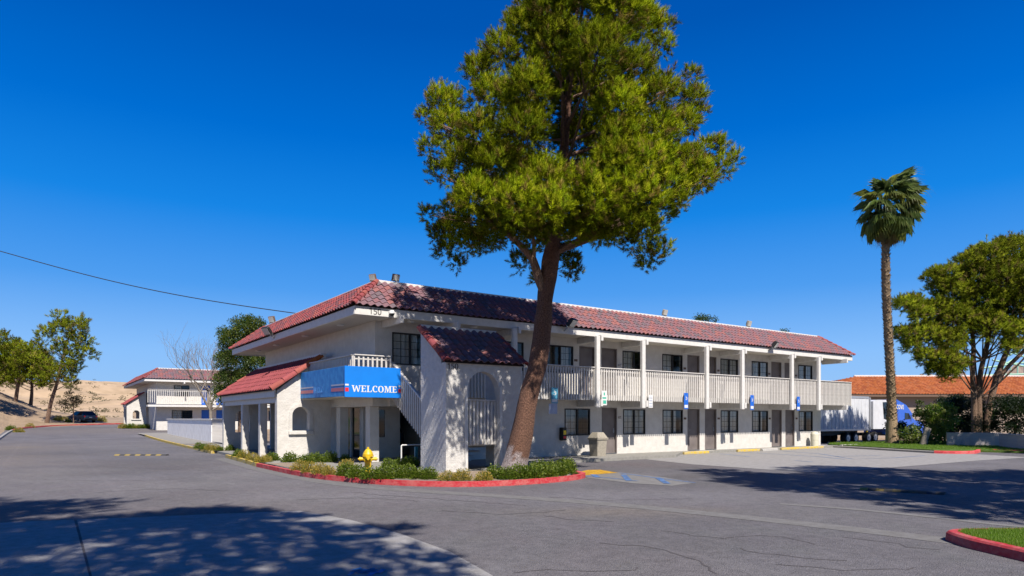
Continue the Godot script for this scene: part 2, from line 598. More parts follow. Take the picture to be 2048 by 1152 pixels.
# a sliding window in a wall facing the camera side (+z)
func window(parent: Node, u0: float, u1: float, y0: float, y1: float, v: float, style: int) -> void:
	var f := MB.new()
	var t := 0.045
	var d0 := v - 0.02
	var d1 := v + 0.07
	f.box(u0, u1, y0, y0 + t, d0, d1); f.box(u0, u1, y1 - t, y1, d0, d1)
	f.box(u0, u0 + t, y0 + t, y1 - t, d0, d1); f.box(u1 - t, u1, y0 + t, y1 - t, d0, d1)
	var um := (u0 + u1) / 2
	f.box(um - 0.035, um + 0.035, y0 + t, y1 - t, d0, d1 - 0.02)
	var w := part(parent, "window", f, M.bronze)
	var mu := MB.new()
	for side in 2:
		var a := u0 + t if side == 0 else um + 0.035
		var b := um - 0.035 if side == 0 else u1 - t
		for i in range(1, 2):
			var x := lerpf(a, b, i / 2.0)
			mu.box(x - 0.008, x + 0.008, y0 + t, y1 - t, v + 0.052, v + 0.062)
		for i in range(1, 4):
			var y := lerpf(y0 + t, y1 - t, i / 4.0)
			mu.box(a, b, y - 0.008, y + 0.008, v + 0.050, v + 0.064)
	part(w, "muntins", mu, M.bronze)
	for side in 2:
		var g := MB.new()
		var a := u0 + t if side == 0 else um + 0.035
		var b := um - 0.035 if side == 0 else u1 - t
		var dd := v + 0.04 if side == 0 else v + 0.03
		g.quad(P(a, y0 + t, dd), P(b, y0 + t, dd), P(b, y1 - t, dd), P(a, y1 - t, dd))
		part(w, "pane", g, M.glass)
	var c0 := u0 + 0.02
	var c1 := u1 - 0.02
	if style == 1: c1 = lerpf(u0, u1, 0.72)
	if style == 2: c1 = lerpf(u0, u1, 0.52)
	if style == 3: c0 = lerpf(u0, u1, 0.5); c1 = lerpf(u0, u1, 0.86)
	if style < 4:
		var cu := MB.new()
		var n := int((c1 - c0) / 0.035)
		for i in n:
			var xa := lerpf(c0, c1, float(i) / n)
			var xb := lerpf(c0, c1, float(i + 1) / n)
			var da := v + 0.098 + 0.018 * sin(i * 1.25) + 0.015 * sin(i * 0.43)
			var db := v + 0.098 + 0.018 * sin((i + 1) * 1.25) + 0.015 * sin((i + 1) * 0.43)
			cu.quad(P(xa, y0 - 0.02, da), P(xb, y0 - 0.02, db), P(xb, y1 + 0.02, db), P(xa, y1 + 0.02, da))
		part(w, "curtain", cu, M.curtain)

func door(parent: Node, u0: float, u1: float, y0: float, y1: float, v: float, hinge: int, m: Material) -> void:
	var f := MB.new()
	f.box(u0, u0 + 0.05, y0, y1, v - 0.008, v + 0.12); f.box(u1 - 0.05, u1, y0, y1, v - 0.008, v + 0.12)
	f.box(u0 + 0.05, u1 - 0.05, y1 - 0.05, y1, v - 0.008, v + 0.12)
	var s := MB.new()
	s.box(u0 + 0.055, u1 - 0.055, y0 + 0.02, y1 - 0.055, v + 0.085, v + 0.13, 0.004)
	var d := part(parent, "door", s, m)
	part(d, "door_frame", f, m)
	var h := MB.new()
	var hx := u0 + 0.13 if hinge > 0 else u1 - 0.13
	h.box(hx - 0.035, hx + 0.035, y0 + 0.92, y0 + 1.13, v + 0.07, v + 0.084, 0.004)
	h.bar(P(hx, y0 + 1.0, v + 0.03), P(hx + 0.11 * hinge, y0 + 1.0, v + 0.03), 0.022, 0.022)
	h.bar(P(hx, y0 + 1.0, v + 0.07), P(hx, y0 + 1.0, v + 0.02), 0.025, 0.025)
	part(d, "handle", h, M.metal)
	var k := MB.new()
	k.box(u0 + 0.06, u1 - 0.06, y0 + 0.0, y0 + 0.03, v - 0.05, v + 0.13, 0.004)
	part(d, "threshold", k, M.metal)

# vertical pickets with a top board; a..b along the deck edge at height y
func railing(parent: Node, a: Vector3, b: Vector3, y0: float, y1: float, gap: float, m: Material, pw := 0.062, outward := Vector3.ZERO) -> void:
	var d := b - a
	d.y = 0
	var n := int(round(d.length() / gap))
	var dn := d.normalized()
	var bm := MB.new()
	bm.obox(Vector3.ZERO, dn * pw / 2, UP * 0.5, dn.cross(UP) * 0.02)
	var mesh := bm.mesh()
	var rb := MB.new()
	rb.bar(a + UP * (y1 - 0.075) - outward * 0.042, b + UP * (y1 - 0.075) - outward * 0.042, 0.04, 0.13)
	rb.bar(a + UP * (y1 + 0.012), b + UP * (y1 + 0.012), 0.12, 0.04, 0.006)
	var rail := part(parent, "handrail", rb, m)
	for i in n + 1:
		var p := a.lerp(b, float(i) / n)
		var h := y1 - 0.03 - y0
		var x := Transform3D(Basis(Vector3(1, 0, 0), UP * h, Vector3(0, 0, 1)), p + UP * (y0 + h / 2))
		inst(rail, "baluster", mesh, m, x)

# ------------------------------------------------------------------ the motel
const WV := 21.95
const WU := 9.54

func build_motel(D: Vector3, near: bool) -> void:
	var du := D.x
	var dy := D.y
	var dv := -D.z
	var root: Node3D
	var tall := 36.0 if near else 40.0
	var endu := 37.75 if near else 27.0
	if near:
		root = thing("motel_building", "two storey cream stucco motel with red tile roof and long picket balcony", "motel", P(WU, 0.1, WV))
	else:
		root = thing("motel_building", "smaller cream motel block with blue doors at the end of the driveway", "motel", P(WU, 0.1, WV) + D)
	var o := P(0, 0, 0) + D
	# openings on the long front
	var up_w := [[10.19, 11.61, 1], [14.55, 15.97, 4], [17.18, 18.6, 3], [21.53, 22.95, 2], [24.14, 25.56, 2], [28.47, 29.89, 0], [31.09, 32.51, 0], [35.45, 36.85, 0]]
	var dn_w := [[18.13, 19.56, 2], [21.56, 22.98, 0], [24.16, 25.58, 1], [28.49, 29.91, 0], [31.11, 32.53, 1], [35.49, 36.89, 2]]
	var up_d := [[18.95, 19.86, 1], [20.25, 21.18, -1], [25.93, 26.83, 1], [27.24, 28.14, -1], [32.85, 33.79, 1], [34.1, 35.0, -1]]
	var dn_d := [[20.26, 21.18, -1], [25.94, 26.84, 1], [27.25, 28.15, -1], [32.88, 33.82, 1], [34.18, 35.06, -1]]
	if not near:
		up_w = [[11.2, 12.7, 2], [16.5, 17.9, 1], [18.9, 20.3, 4]]
		dn_w = [[11.0, 13.0, 2], [17.3, 18.7, 1], [21.0, 22.4, 4]]
		up_d = [[13.9, 14.8, 1], [15.4, 16.3, -1]]
		dn_d = [[13.9, 14.85, 1], [15.4, 16.35, -1]]
	var g0 := 13.3 if near else WU
	var holes := []
	for w in up_w: holes.append([w[0], w[1], 3.63, 4.78])
	for w in up_d: holes.append([w[0], w[1], 2.7, 4.83])
	var mb := MB.new()
	wall_open(mb, o + P(0, 0, WV), Vector3(1, 0, 0), WU, endu, 2.45, 5.14, holes)
	holes = []
	for w in dn_w: holes.append([w[0], w[1], 0.97, 2.12])
	for w in dn_d: holes.append([w[0], w[1], 0.13, 2.18])
	wall_open(mb, o + P(0, 0, WV), Vector3(1, 0, 0), g0, endu, 0.0, 2.45, holes)
	# short side, ends and back
	wall_open(mb, o + P(WU, 0, tall), Vector3(0, 0, 1), 0.0, tall - WV - 0.202, 2.45 if near else 0.0, 5.14, [])
	mb.box(endu - 0.2 + du, endu + du, dy, 5.14 + dy, WV + 0.21 + dv, tall - 0.2 + dv)
	mb.box(WU + 0.21 + du, endu + du, dy, 5.14 + dy, tall - 0.19 + dv, tall + dv)
	if near:
		wall_open(mb, o + P(10.4, 0, tall - 0.2), Vector3(0, 0, 1), 0.0, tall - 0.2 - 25.302, 0.0, 2.45, [[7.9, 9.3, 0.12, 2.14], [9.5, 10.35, 0.12, 2.14]])
		wall_open(mb, o + P(0, 0, 25.1), Vector3(1, 0, 0), 10.4, 12.0, 0.0, 2.45, [[11.0, 11.35, 0.95, 2.05]])
		wall_open(mb, o + P(13.3, 0, 33.0), Vector3(0, 0, 1), 0.0, 33.0 - WV - 0.202, 0.0, 2.45, [])
		mb.box(11.8, 12.0, 0.0, 2.45, 25.31, 33.0)
		mb.box(11.8, 13.5, 0.0, 2.45, 33.0, 33.2)
	part(root, "wall", mb, M.stucco)
	if near:
		var s := MB.new()
		s.box(WU + 0.02, endu - 0.21, 2.452, 2.69, WV + 0.205, tall - 0.2)
		part(root, "floor_slab", s, M.stucco)
		var bl := MB.new()
		bl.box(WU, 10.1, 2.14, 2.448, WV + 0.2, 26.3)
		bl.box(10.1, 13.3, 2.14, 2.448, WV, WV + 0.25)
		part(root, "lintel", bl, M.stucco)
		for p in [22.75, 25.7]:
			var q := MB.new()
			q.box(WU + 0.06, WU + 0.42, 0.12, 2.14, p - 0.2, p + 0.2, 0.012)
			part(root, "pillar", q, M.stucco)
		var q2 := MB.new()
		q2.box(12.95, 13.3, 0.12, 2.14, WV, WV + 0.35, 0.012)
		part(root, "pillar", q2, M.stucco)
		for h in [[27.9, 26.5], [26.3, 25.45]]:
			var g := MB.new()
			g.box(10.46, 10.5, 0.12, 2.14, h[1], h[0])
			part(root, "glass_door", g, M.dark_glass)
		var sl := MB.new()
		sl.box(11.0, 11.35, 0.95, 2.05, 25.14, 25.17)
		part(root, "sidelight", sl, M.dark_glass)
	for w in up_w: window(root, w[0] + du, w[1] + du, 3.63 + dy, 4.78 + dy, WV + dv, w[2])
	for w in dn_w: window(root, w[0] + du, w[1] + du, 0.97 + dy, 2.12 + dy, WV + dv, w[2])
	var dm: Material = M.door if near else M.sign_blue
	for w in up_d: door(root, w[0] + du, w[1] + du, 2.7 + dy, 4.83 + dy, WV + dv, w[2], dm)
	for w in dn_d: door(root, w[0] + du, w[1] + du, 0.13 + dy, 2.18 + dy, WV + dv, w[2], dm)
	# roof: deck, soffit, fascia, tiles, parapet
	var e0 := 8.28
	var ev := 20.69
	var e1 := endu + 1.22
	var ef := tall + 1.8
	var run := 1.36
	var y0 := 5.36
	var y1 := 6.44
	var rd := MB.new()
	var a := o + P(e0, y0, ev)
	var b := o + P(e1, y0, ev)
	var c := o + P(e1, y0, ef)
	var d := o + P(e0, y0, ef)
	var ia := o + P(e0 + run, y1, ev + run)
	var ib := o + P(e1 - run, y1, ev + run)
	var ic := o + P(e1 - run, y1, ef - run)
	var id := o + P(e0 + run, y1, ef - run)
	var mid := (a + c) / 2 - UP * 4
	rd.oquad(a, b, ib, ia, mid); rd.oquad(b, c, ic, ib, mid); rd.oquad(c, d, id, ic, mid); rd.oquad(d, a, ia, id, mid)
	rd.oquad(ia - UP * 0.05, ib - UP * 0.05, ic - UP * 0.05, id - UP * 0.05, mid)
	var roof := part(root, "roof", rd, M.deck_roof)
	var sl2 := sqrt(run * run + (y1 - y0) * (y1 - y0))
	var uz := Vector3(0, (y1 - y0) / sl2, -run / sl2)
	var ux := Vector3(run / sl2, (y1 - y0) / sl2, 0)
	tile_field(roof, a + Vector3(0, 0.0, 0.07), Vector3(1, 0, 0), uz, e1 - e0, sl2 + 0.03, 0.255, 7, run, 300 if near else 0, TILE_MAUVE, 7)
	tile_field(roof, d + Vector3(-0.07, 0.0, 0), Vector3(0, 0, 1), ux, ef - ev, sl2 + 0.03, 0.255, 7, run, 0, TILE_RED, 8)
	cap_tiles(roof, "hip_tile", a + Vector3(-0.08, 0.03, 0.08), ia + UP * 0.08, 8, 0.1, [TILE_RED[0], TILE_RED[4], TILE_RED[0], TILE_RED[2]], Vector3(-0.5, 1, 0.5).normalized())
	cap_tiles(roof, "hip_tile", b + Vector3(0.08, 0.03, 0.08), ib + UP * 0.08, 8, 0.1, [TILE_RED[0], TILE_RED[2], TILE_RED[4]], Vector3(0.5, 1, 0.5).normalized())
	cap_tiles(roof, "hip_tile", d + Vector3(-0.08, 0.03, -0.08), id + UP * 0.08, 8, 0.1, [TILE_RED[0], TILE_RED[2]], Vector3(-0.5, 1, -0.5).normalized())
	var fs := MB.new()
	fs.box(e0 + du, e1 + du, 5.09 + dy, y0 + 0.01 + dy, ev + dv, ev + 0.06 + dv, 0.008)
	fs.box(e0 + du, e0 + 0.06 + du, 5.09 + dy, y0 + 0.01 + dy, ev + 0.062 + dv, ef + dv, 0.008)
	fs.box(e1 - 0.06 + du, e1 + du, 5.09 + dy, y0 + 0.01 + dy, ev + 0.062 + dv, ef + dv, 0.008)
	fs.box(e0 + 0.062 + du, e1 - 0.062 + du, 5.09 + dy, y0 + 0.01 + dy, ef - 0.06 + dv, ef + dv)
	part(root, "fascia", fs, M.trim)
	var so := MB.new()
	so.box(e0 + 0.062 + du, e1 - 0.062 + du, 5.142 + dy, 5.16 + dy, ev + 0.062 + dv, ef - 0.062 + dv)
	part(root, "soffit", so, M.soffit)
	var cp := MB.new()
	cp.box(e0 + run - 0.02 + du, e1 - run + 0.02 + du, 6.40 + dy, 6.6 + dy, ev + run - 0.02 + dv, ev + run + 0.2 + dv, 0.01)
	cp.box(e0 + run - 0.02 + du, e0 + run + 0.2 + du, 6.40 + dy, 6.6 + dy, ev + run + 0.202 + dv, ef - run + 0.02 + dv, 0.01)
	cp.box(e1 - run - 0.2 + du, e1 - run + 0.02 + du, 6.40 + dy, 6.6 + dy, ev + run + 0.202 + dv, ef - run + 0.02 + dv, 0.01)
	part(root, "parapet_cap", cp, M.trim)
	# balcony
	var b0 := 11.2 if near else 8.6
	var b1 := endu + 0.87
	var dk := MB.new()
	dk.box(b0 + du, b1 + du, 2.475 + dy, 2.68 + dy, 20.64 + dv, WV - 0.002 + dv)
	if near:
		dk.box(8.36, WU - 0.002, 2.475, 2.68, 21.62, 26.28)
		dk.box(WU, 11.198, 2.475, 2.68, 21.45, WV - 0.002)
	part(root, "balcony_deck", dk, M.trim)
	railing(root, o + P(12.55 if near else 8.6, 0, 20.605), o + P(b1, 0, 20.605), 2.45 + dy, 3.79 + dy, 0.137 if near else 0.2, M.picket, 0.062, Vector3(0, 0, 1))
	railing(root, o + P(b1 + 0.02, 0, 20.66), o + P(b1 + 0.02, 0, WV + 0.3), 2.45 + dy, 3.79 + dy, 0.137, M.picket, 0.062, Vector3(1, 0, 0))
	if near:
		railing(root, P(8.62, 0, 26.15), P(8.62, 0, 21.75), 2.5, 3.86, 0.15, M.picket, 0.062, Vector3(-1, 0, 0))
		railing(root, P(8.66, 0, 21.68), P(10.0, 0, 21.68), 2.5, 3.86, 0.17, M.picket, 0.062, Vector3(0, 0, 1))
	var posts := [14.5, 18.68, 21.33, 25.58, 28.27, 32.5, 35.07] if near else [16.3, 21.0]
	for p in posts:
		var q := MB.new()
		q.box(p - 0.1 + du, p + 0.1 + du, 2.15 + dy, 5.088 + dy, 20.43 + dv, 20.575 + dv, 0.012)
		part(root, "post", q, M.trim)
	var ends := ([9.65, 11.85] + posts + [37.7]) if near else ([11.8] + posts)
	for p in ends:
		var q := MB.new()
		q.box(p + 0.13 + du, p + 0.25 + du, 4.9 + dy, 5.138 + dy, 20.40 + dv, WV + dv, 0.01)
		part(root, "roof_beam", q, M.trim)
		if p > 12.0:
			var q3 := MB.new()
			q3.box(p + 0.13 + du, p + 0.25 + du, 2.2 + dy, 2.473 + dy, 20.42 + dv, WV + dv, 0.01)
			part(root, "deck_beam", q3, M.trim)
	if near:
		for k in [[18.75, 4.2], [21.33, 4.1], [25.73, 4.15], [28.3, 4.15], [32.65, 4.15], [35.2, 4.15], [21.36, 1.75], [25.75, 1.7], [28.32, 1.7], [32.69, 1.7], [35.26, 1.7]]:
			var q := MB.new()
			q.box(k[0] - 0.09, k[0] + 0.09, k[1] - 0.05, k[1] + 0.05, WV - 0.015, WV - 0.002)
			var pl := part(root, "number_plate", q, M.brown)
			if absf(k[0] - 21.345) < 0.03:
				text(pl, "room_number", "204" if k[1] > 3 else "104", P(k[0], k[1], WV - 0.018), 0.085, M.white, "Droid Sans")
		text(root, "house_number", "150", P(9.0, 5.235, ev - 0.004), 0.2, M.black, "Droid Sans")
		for q in [[10.6, 21.3], [13.2, 21.3]]:
			var lm := MB.new()
			lm.lathe(P(q[0], 5.08, q[1]), [[0.0, 0.0], [0.12, 0.005], [0.14, 0.03], [0.14, 0.06]], 12)
			part(root, "soffit_light", lm, M.white)
		for q in [23.6, 27.6, 31.8, 35.0]:
			var lm := MB.new()
			lm.lathe(P(8.9, 5.08, q), [[0.0, 0.0], [0.12, 0.005], [0.14, 0.03], [0.14, 0.06]], 12)
			part(root, "soffit_light", lm, M.white)

func text(parent: Node, called: String, words: String, where: Vector3, height: float, m: Material, font: String, turn := 0.0, bold := false) -> MeshInstance3D:
	var t := TextMesh.new()
	t.text = words
	var f := SystemFont.new()
	f.font_names = PackedStringArray([font])
	if bold:
		f.font_weight = 700
	t.font = f
	t.font_size = 64
	t.pixel_size = height / 46.0
	t.depth = 0.008
	t.horizontal_alignment = HORIZONTAL_ALIGNMENT_CENTER
	t.vertical_alignment = VERTICAL_ALIGNMENT_CENTER
	var o := MeshInstance3D.new()
	o.name = called
	o.mesh = t
	o.material_override = m
	o.position = where - base_of(parent)
	o.rotation.y = turn
	parent.add_child(o, true)
	return o

# arched porch along the short side of a motel block
func build_porch(D: Vector3, near: bool) -> void:
	var o := D
	var du := D.x
	var dy := D.y
	var dv := -D.z
	var root := thing("arched_porch", "white stucco porch with arched window and red tile shed roof beside blue awning" if near else "small white arched porch with tile roof on the far motel block", "porch", P(7.4, 0.1, 26.3) + D)
	var vf := 35.6 if near else 29.5
	var mb := MB.new()
	var top := [[7.4, 2.79], [9.05, 4.1], [9.52, 4.1]] if near else [[7.4, 2.79], [9.05, 4.1], [9.3, 4.1]]
	arch_wall(mb, o + P(0, 0, 26.3), Vector3(1, 0, 0), 7.4, 9.52 if near else 9.3, 0.0, top, [7.98, 8.65, 1.22, 1.82], 0.3)
	part(root, "end_wall", mb, M.stucco)
	var mb2 := MB.new()
	arch_wall(mb2, o + P(0, 0, vf), Vector3(1, 0, 0), 7.4, 9.1, 0.0, [[7.4, 2.79], [9.05, 4.1], [9.1, 4.1]], [7.95, 8.65, 1.0, 1.75], 0.3)
	part(root, "end_wall", mb2, M.stucco)
	var sill := MB.new()
	sill.box(7.83 + du, 8.8 + du, 1.07 + dy, 1.218 + dy, 26.2 + dv, 26.295 + dv, 0.015)
	part(root, "sill", sill, M.stucco)
	var ring := MB.new()
	var prev := []
	for i in 13:
		var a := PI * i / 12.0
		var p := o + P(8.315 + cos(a) * 0.345, 1.82 + sin(a) * 0.345, 26.26)
		var q := o + P(8.315 + cos(a) * 0.47, 1.82 + sin(a) * 0.47, 26.26)
		if prev:
			ring.quad(prev[1], q, p, prev[0])
			ring.oquad(prev[1], q, q + Vector3(0, 0, -0.04), prev[1] + Vector3(0, 0, -0.04), o + P(8.315, 1.82, 26.28))
			ring.oquad(prev[0], p, p + Vector3(0, 0, -0.04), prev[0] + Vector3(0, 0, -0.04), (p + prev[0]) / 2 + (p - o - P(8.315, 1.82, 26.26)))
		prev = [p, q]
	for s in [[7.845, 7.97], [8.66, 8.785]]:
		ring.box(s[0] + du, s[1] + du, 1.219 + dy, 1.82 + dy, 26.26 + dv, 26.299 + dv)
	part(root, "arch_trim", ring, M.stucco)
	if near:
		for p in [29.0, 32.0]:
			var q := MB.new()
			q.box(7.42, 7.72, 0.1, 2.32, p - 0.14, p + 0.14, 0.015)
			part(root, "post", q, M.stucco)
	var f := MB.new()
	f.box(7.3 + du, 7.37 + du, 2.53 + dy, 2.82 + dy, 26.36 + dv, vf + dv, 0.008)
	part(root, "fascia", f, M.trim)
	var bm := MB.new()
	bm.box(7.44 + du, 7.68 + du, 2.32 + dy, 2.6 + dy, 26.61 + dv, vf - 0.01 + dv)
	part(root, "beam", bm, M.trim)
	var a := o + P(7.2, 2.8, vf + 0.05)
	var b := o + P(7.2, 2.8, 26.24)
	var c := o + P(9.06, 4.13, 26.24)
	var d := o + P(9.06, 4.13, vf + 0.05)
	var rd := MB.new()
	rd.quad(a, b, c, d)
	rd.quad(a - UP * 0.02, d - UP * 0.02, c - UP * 0.02, b - UP * 0.02)
	var roof := part(root, "roof", rd, M.deck_roof)
	var up := (c - b).normalized()
	tile_field(roof, a, Vector3(0, 0, 1), up, b.z - a.z, (c - b).length(), 0.27, 6, 0.0, 300 if near else 0, [TILE_RED[0], TILE_RED[0] * 1.08, TILE_RED[4], TILE_RED[0] * 0.92, TILE_RED[4] * 1.1, TILE_RED[0]], 12)
	var oc: Color = TILE_ORANGE[0]
	cap_tiles(roof, "rake_tile", b + Vector3(-0.05, 0.0, 0.04), c + Vector3(0, 0, 0.04), 4, 0.13, [TILE_RED[2], TILE_RED[0] * 1.15, TILE_RED[2] * 1.1, oc] if near else [TILE_RED[0]], Vector3(-0.58, 0.8, 0.25).normalized())
	cap_tiles(roof, "rake_tile", a + Vector3(-0.05, 0.0, 0), d, 4, 0.13, [TILE_RED[2], TILE_RED[0]], Vector3(-0.58, 0.8, 0))
	var pc := MB.new()
	pc.box(9.04 + du, 9.24 + du, 4.08 + dy, 4.3 + dy, 26.1 + dv, vf + 0.2 + dv, 0.01)
	part(root, "parapet_cap", pc, M.trim)

func build_tower() -> void:
	var root := thing("stair_tower", "stucco stair tower with arch and small tile roof, numbered 150, behind the pine trunk", "stair tower", P(11, 0.1, 17.9))
	var f := MB.new()
	arch_wall(f, P(0, 0, 17.2), Vector3(1, 0, 0), 9.7, 12.4, 0.0, [[9.7, 3.36], [12.4, 3.36]], [10.44, 11.58, 0.0, 2.56], 0.28)
	part(root, "front_wall", f, M.stucco_heavy)
	var l := MB.new()
	arch_wall(l, P(9.7, 0, 18.8), Vector3(0, 0, 1), 0.0, 1.315, 0.0, [[0.0, 4.5], [1.315, 3.45]], [], 0.28)
	part(root, "side_wall", l, M.stucco_heavy)
	var r := MB.new()
	arch_wall(r, P(12.12, 0, 18.8), Vector3(0, 0, 1), 0.0, 1.315, 0.0, [[0.0, 4.5], [1.315, 3.45]], [], 0.28)
	part(root, "side_wall", r, M.stucco_heavy)
	var j := MB.new()
	j.box(11.586, 11.68, 0.0, 2.7, 17.15, 17.196, 0.008)
	j.box(10.34, 10.434, 0.0, 2.7, 17.15, 17.196, 0.008)
	part(root, "corner_board", j, M.trim)
	var a := P(9.62, 3.36, 17.1)
	var b := P(12.48, 3.36, 17.1)
	var c := P(12.48, 4.5, 18.72)
	var d := P(9.62, 4.5, 18.72)
	var rd := MB.new()
	rd.quad(a, b, c, d)
	rd.quad(a - UP * 0.02, d - UP * 0.02, c - UP * 0.02, b - UP * 0.02)
	var roof := part(root, "roof", rd, M.deck_roof)
	tile_field(roof, a + Vector3(0, 0, 0.06), Vector3(1, 0, 0), (d - a).normalized(), 2.86, (d - a).length(), 0.26, 6, 0.0, 300, TILE_MAUVE, 15)
	cap_tiles(roof, "rake_tile", a + Vector3(0.02, 0, 0.08), d + Vector3(0.02, 0, 0), 5, 0.11, [TILE_RED[0], TILE_RED[2], TILE_RED[4]], Vector3(-0.25, 0.82, 0.56).normalized())
	cap_tiles(roof, "rake_tile", b + Vector3(-0.02, 0, 0.08), c + Vector3(-0.02, 0, 0), 5, 0.11, [TILE_RED[0], TILE_RED[2], TILE_RED[4]], Vector3(0.25, 0.82, 0.56).normalized())
	var pc := MB.new()
	pc.box(9.66, 12.46, 4.42, 4.63, 18.66, 18.8, 0.01)
	part(root, "parapet_cap", pc, M.trim)
	text(root, "house_number", "150", P(9.93, 3.24, 17.194), 0.17, M.black, "Droid Sans")
	# stair
	var st := thing("staircase", "cream picket staircase descending from the landing into the stair tower", "staircase", P(10.4, 0.1, 20))
	for i in 9:
		var q := MB.new()
		var v := 21.7 - i * 0.32
		q.box(10.16, 11.06, 2.68 - (i + 1) * 0.19 - 0.06, 2.68 - (i + 1) * 0.19, v - 0.35, v)
		part(st, "step", q, M.trim)
	var ld := MB.new()
	ld.box(9.99, 12.1, 0.86, 0.97, 17.5, 18.8)
	part(st, "landing", ld, M.trim)
	for i in 4:
		var q := MB.new()
		var v := 18.82 + i * 0.3
		q.box(11.15, 12.1, 0.97 - (i + 1) * 0.17 - 0.06, 0.97 - (i + 1) * 0.17, v, v + 0.33)
		part(st, "step", q, M.trim)
	for u in [10.13, 11.09]:
		var sg := MB.new()
		sg.bar(P(u, 2.58, 21.68), P(u, 0.86, 18.82), 0.05, 0.28)
		part(st, "stringer", sg, M.trim)
	var hr := MB.new()
	hr.bar(P(10.1, 3.68, 21.75), P(10.1, 1.92, 18.82), 0.1, 0.07, 0.01)
	var rail := part(st, "handrail", hr, M.picket)
	var bm := MB.new()
	bm.obox(Vector3.ZERO, Vector3(0.02, 0, 0), UP * 0.63, Vector3(0, 0, 0.03))
	var mesh := bm.mesh()
	for i in 20:
		var v := 21.65 - i * 0.148
		inst(rail, "baluster", mesh, M.picket, Transform3D(Basis(), P(10.075, 3.6 - 0.6 * (21.65 - v) - 0.63, v)))
	for i in 15:
		var v := 21.6 - i * 0.185
		inst(rail, "baluster", mesh, M.picket, Transform3D(Basis(), P(11.14, 3.6 - 0.6 * (21.65 - v) - 0.63, v)))
	var g := thing("guard_rail", "picket guard panel across the stair tower arch", "railing", P(11.01, 0.9, 17.32))
	railing(g, P(10.5, 0, 17.36), P(11.53, 0, 17.36), 0.9, 2.25, 0.128, M.picket, 0.07, Vector3(0, 0, 1))
	var bb := MB.new()
	bb.box(10.442, 11.578, 0.9, 1.06, 17.385, 17.43)
	part(g, "bottom_board", bb, M.picket)

func build_awning() -> void:
	var root := thing("welcome_awning", "blue wraparound awning sign reading WELCOME under the stair landing", "sign", P(8.3, 2.45, 21.57))
	var p0 := P(8.08, 2.425, 21.0)
	var p1 := P(8.3, 2.49, 26.28)
	var sd := (p1 - p0).normalized()
	var a := MB.new()
	a.obox((p0 + p1) / 2 + UP * 0.5 + Vector3(0.03, 0, -0.03), (p1 - p0) / 2, UP * 0.5, Vector3(0.028, 0, 0), 0.006)
	part(root, "side_panel", a, M.blue_old)
	var b := MB.new()
	b.box(8.05, 10.04, 2.40, 3.42, 20.94, 20.998, 0.006)
	part(root, "front_panel", b, M.blue)
	var c := MB.new()
	c.box(8.36, 9.53, 2.44, 2.46, 21.1, 26.27)
	part(root, "underside", c, M.soffit)
	text(root, "lettering", "WELCOME", P(9.09, 2.68, 20.935), 0.215, M.white, "Droid Serif", 0.0, true)
	for s in [[8.06, 8.18], [9.95, 10.035]]:
		var q := MB.new()
		q.box(s[0], s[1], 2.775, 2.83, 20.933, 20.939)
		part(root, "white_stripe", q, M.white)
		var w := MB.new()
		w.box(s[0], s[1], 2.585, 2.71, 20.933, 20.939)
		part(root, "red_stripe", w, M.red)
	var out := Vector3(-0.004, 0, 0)
	for s in [[0.01, 0.27], [0.68, 0.99]]:
		var m0 := p0.lerp(p1, s[0])
		var m1 := p0.lerp(p1, s[1])
		var q := MB.new()
		q.obox((m0 + m1) / 2 + UP * 0.39 + out, (m1 - m0) / 2, UP * 0.026, Vector3(0.003, 0, 0))
		part(root, "white_stripe", q, M.faded)
		var w := MB.new()
		w.obox((m0 + m1) / 2 + UP * 0.235 + out, (m1 - m0) / 2, UP * 0.06, Vector3(0.003, 0, 0))
		part(root, "red_stripe", w, M.faded_red)
	text(root, "faded_lettering", "WELCOME", p0.lerp(p1, 0.475) + UP * 0.27 + Vector3(-0.006, 0, 0), 0.215, M.faded_text, "Droid Serif", -PI / 2 + atan2(0.22, 5.28), true)

# ------------------------------------------------------------------ ground and pavements
func poly_mesh(mb: MB, pts: Array, y: float, k: Color, side := 0.0) -> void:
	var p2 := PackedVector2Array()
	for p in pts:
		p2.append(Vector2(p[0], p[1]) if p is Array else Vector2(p.x, -p.z))
	mb.col = k
	var idx := Geometry2D.triangulate_polygon(p2)
	for i in range(0, idx.size(), 3):
		var a := P(p2[idx[i]].x, y, p2[idx[i]].y)
		var b := P(p2[idx[i + 1]].x, y, p2[idx[i + 1]].y)
		var c := P(p2[idx[i + 2]].x, y, p2[idx[i + 2]].y)
		mb.otri(a, b, c, a - UP)
	if side > 0.0:
		var cw := Geometry2D.is_polygon_clockwise(p2)
		for i in p2.size():
			var j := (i + 1) % p2.size()
			var a := P(p2[i].x, y, p2[i].y)
			var b := P(p2[j].x, y, p2[j].y)
			var e := p2[j] - p2[i]
			var nn := Vector2(-e.y, e.x) if cw else Vector2(e.y, -e.x)
			mb.oquad(a, b, b - UP * side, a - UP * side, (a + b) / 2 - Vector3(nn.x, 0, -nn.y))

# flat strip of a given width along points, lying at height y above the ground
func strip(mb: MB, pts: Array, width: float, y: float, k: Color) -> void:
	mb.col = k
	var l := []
	var r := []
	for i in pts.size():
		var d: Vector3 = pts[mini(i + 1, pts.size() - 1)] - pts[maxi(i - 1, 0)]
		var s := Vector3(-d.z, 0, d.x).normalized() * width / 2
		var p: Vector3 = pts[i]
		p.y = gy(p.x, -p.z) + y
		l.append(p - s); r.append(p + s)
	for i in pts.size() - 1:
		mb.oquad(l[i], r[i], r[i + 1], l[i + 1], (l[i] + r[i]) / 2 - UP)

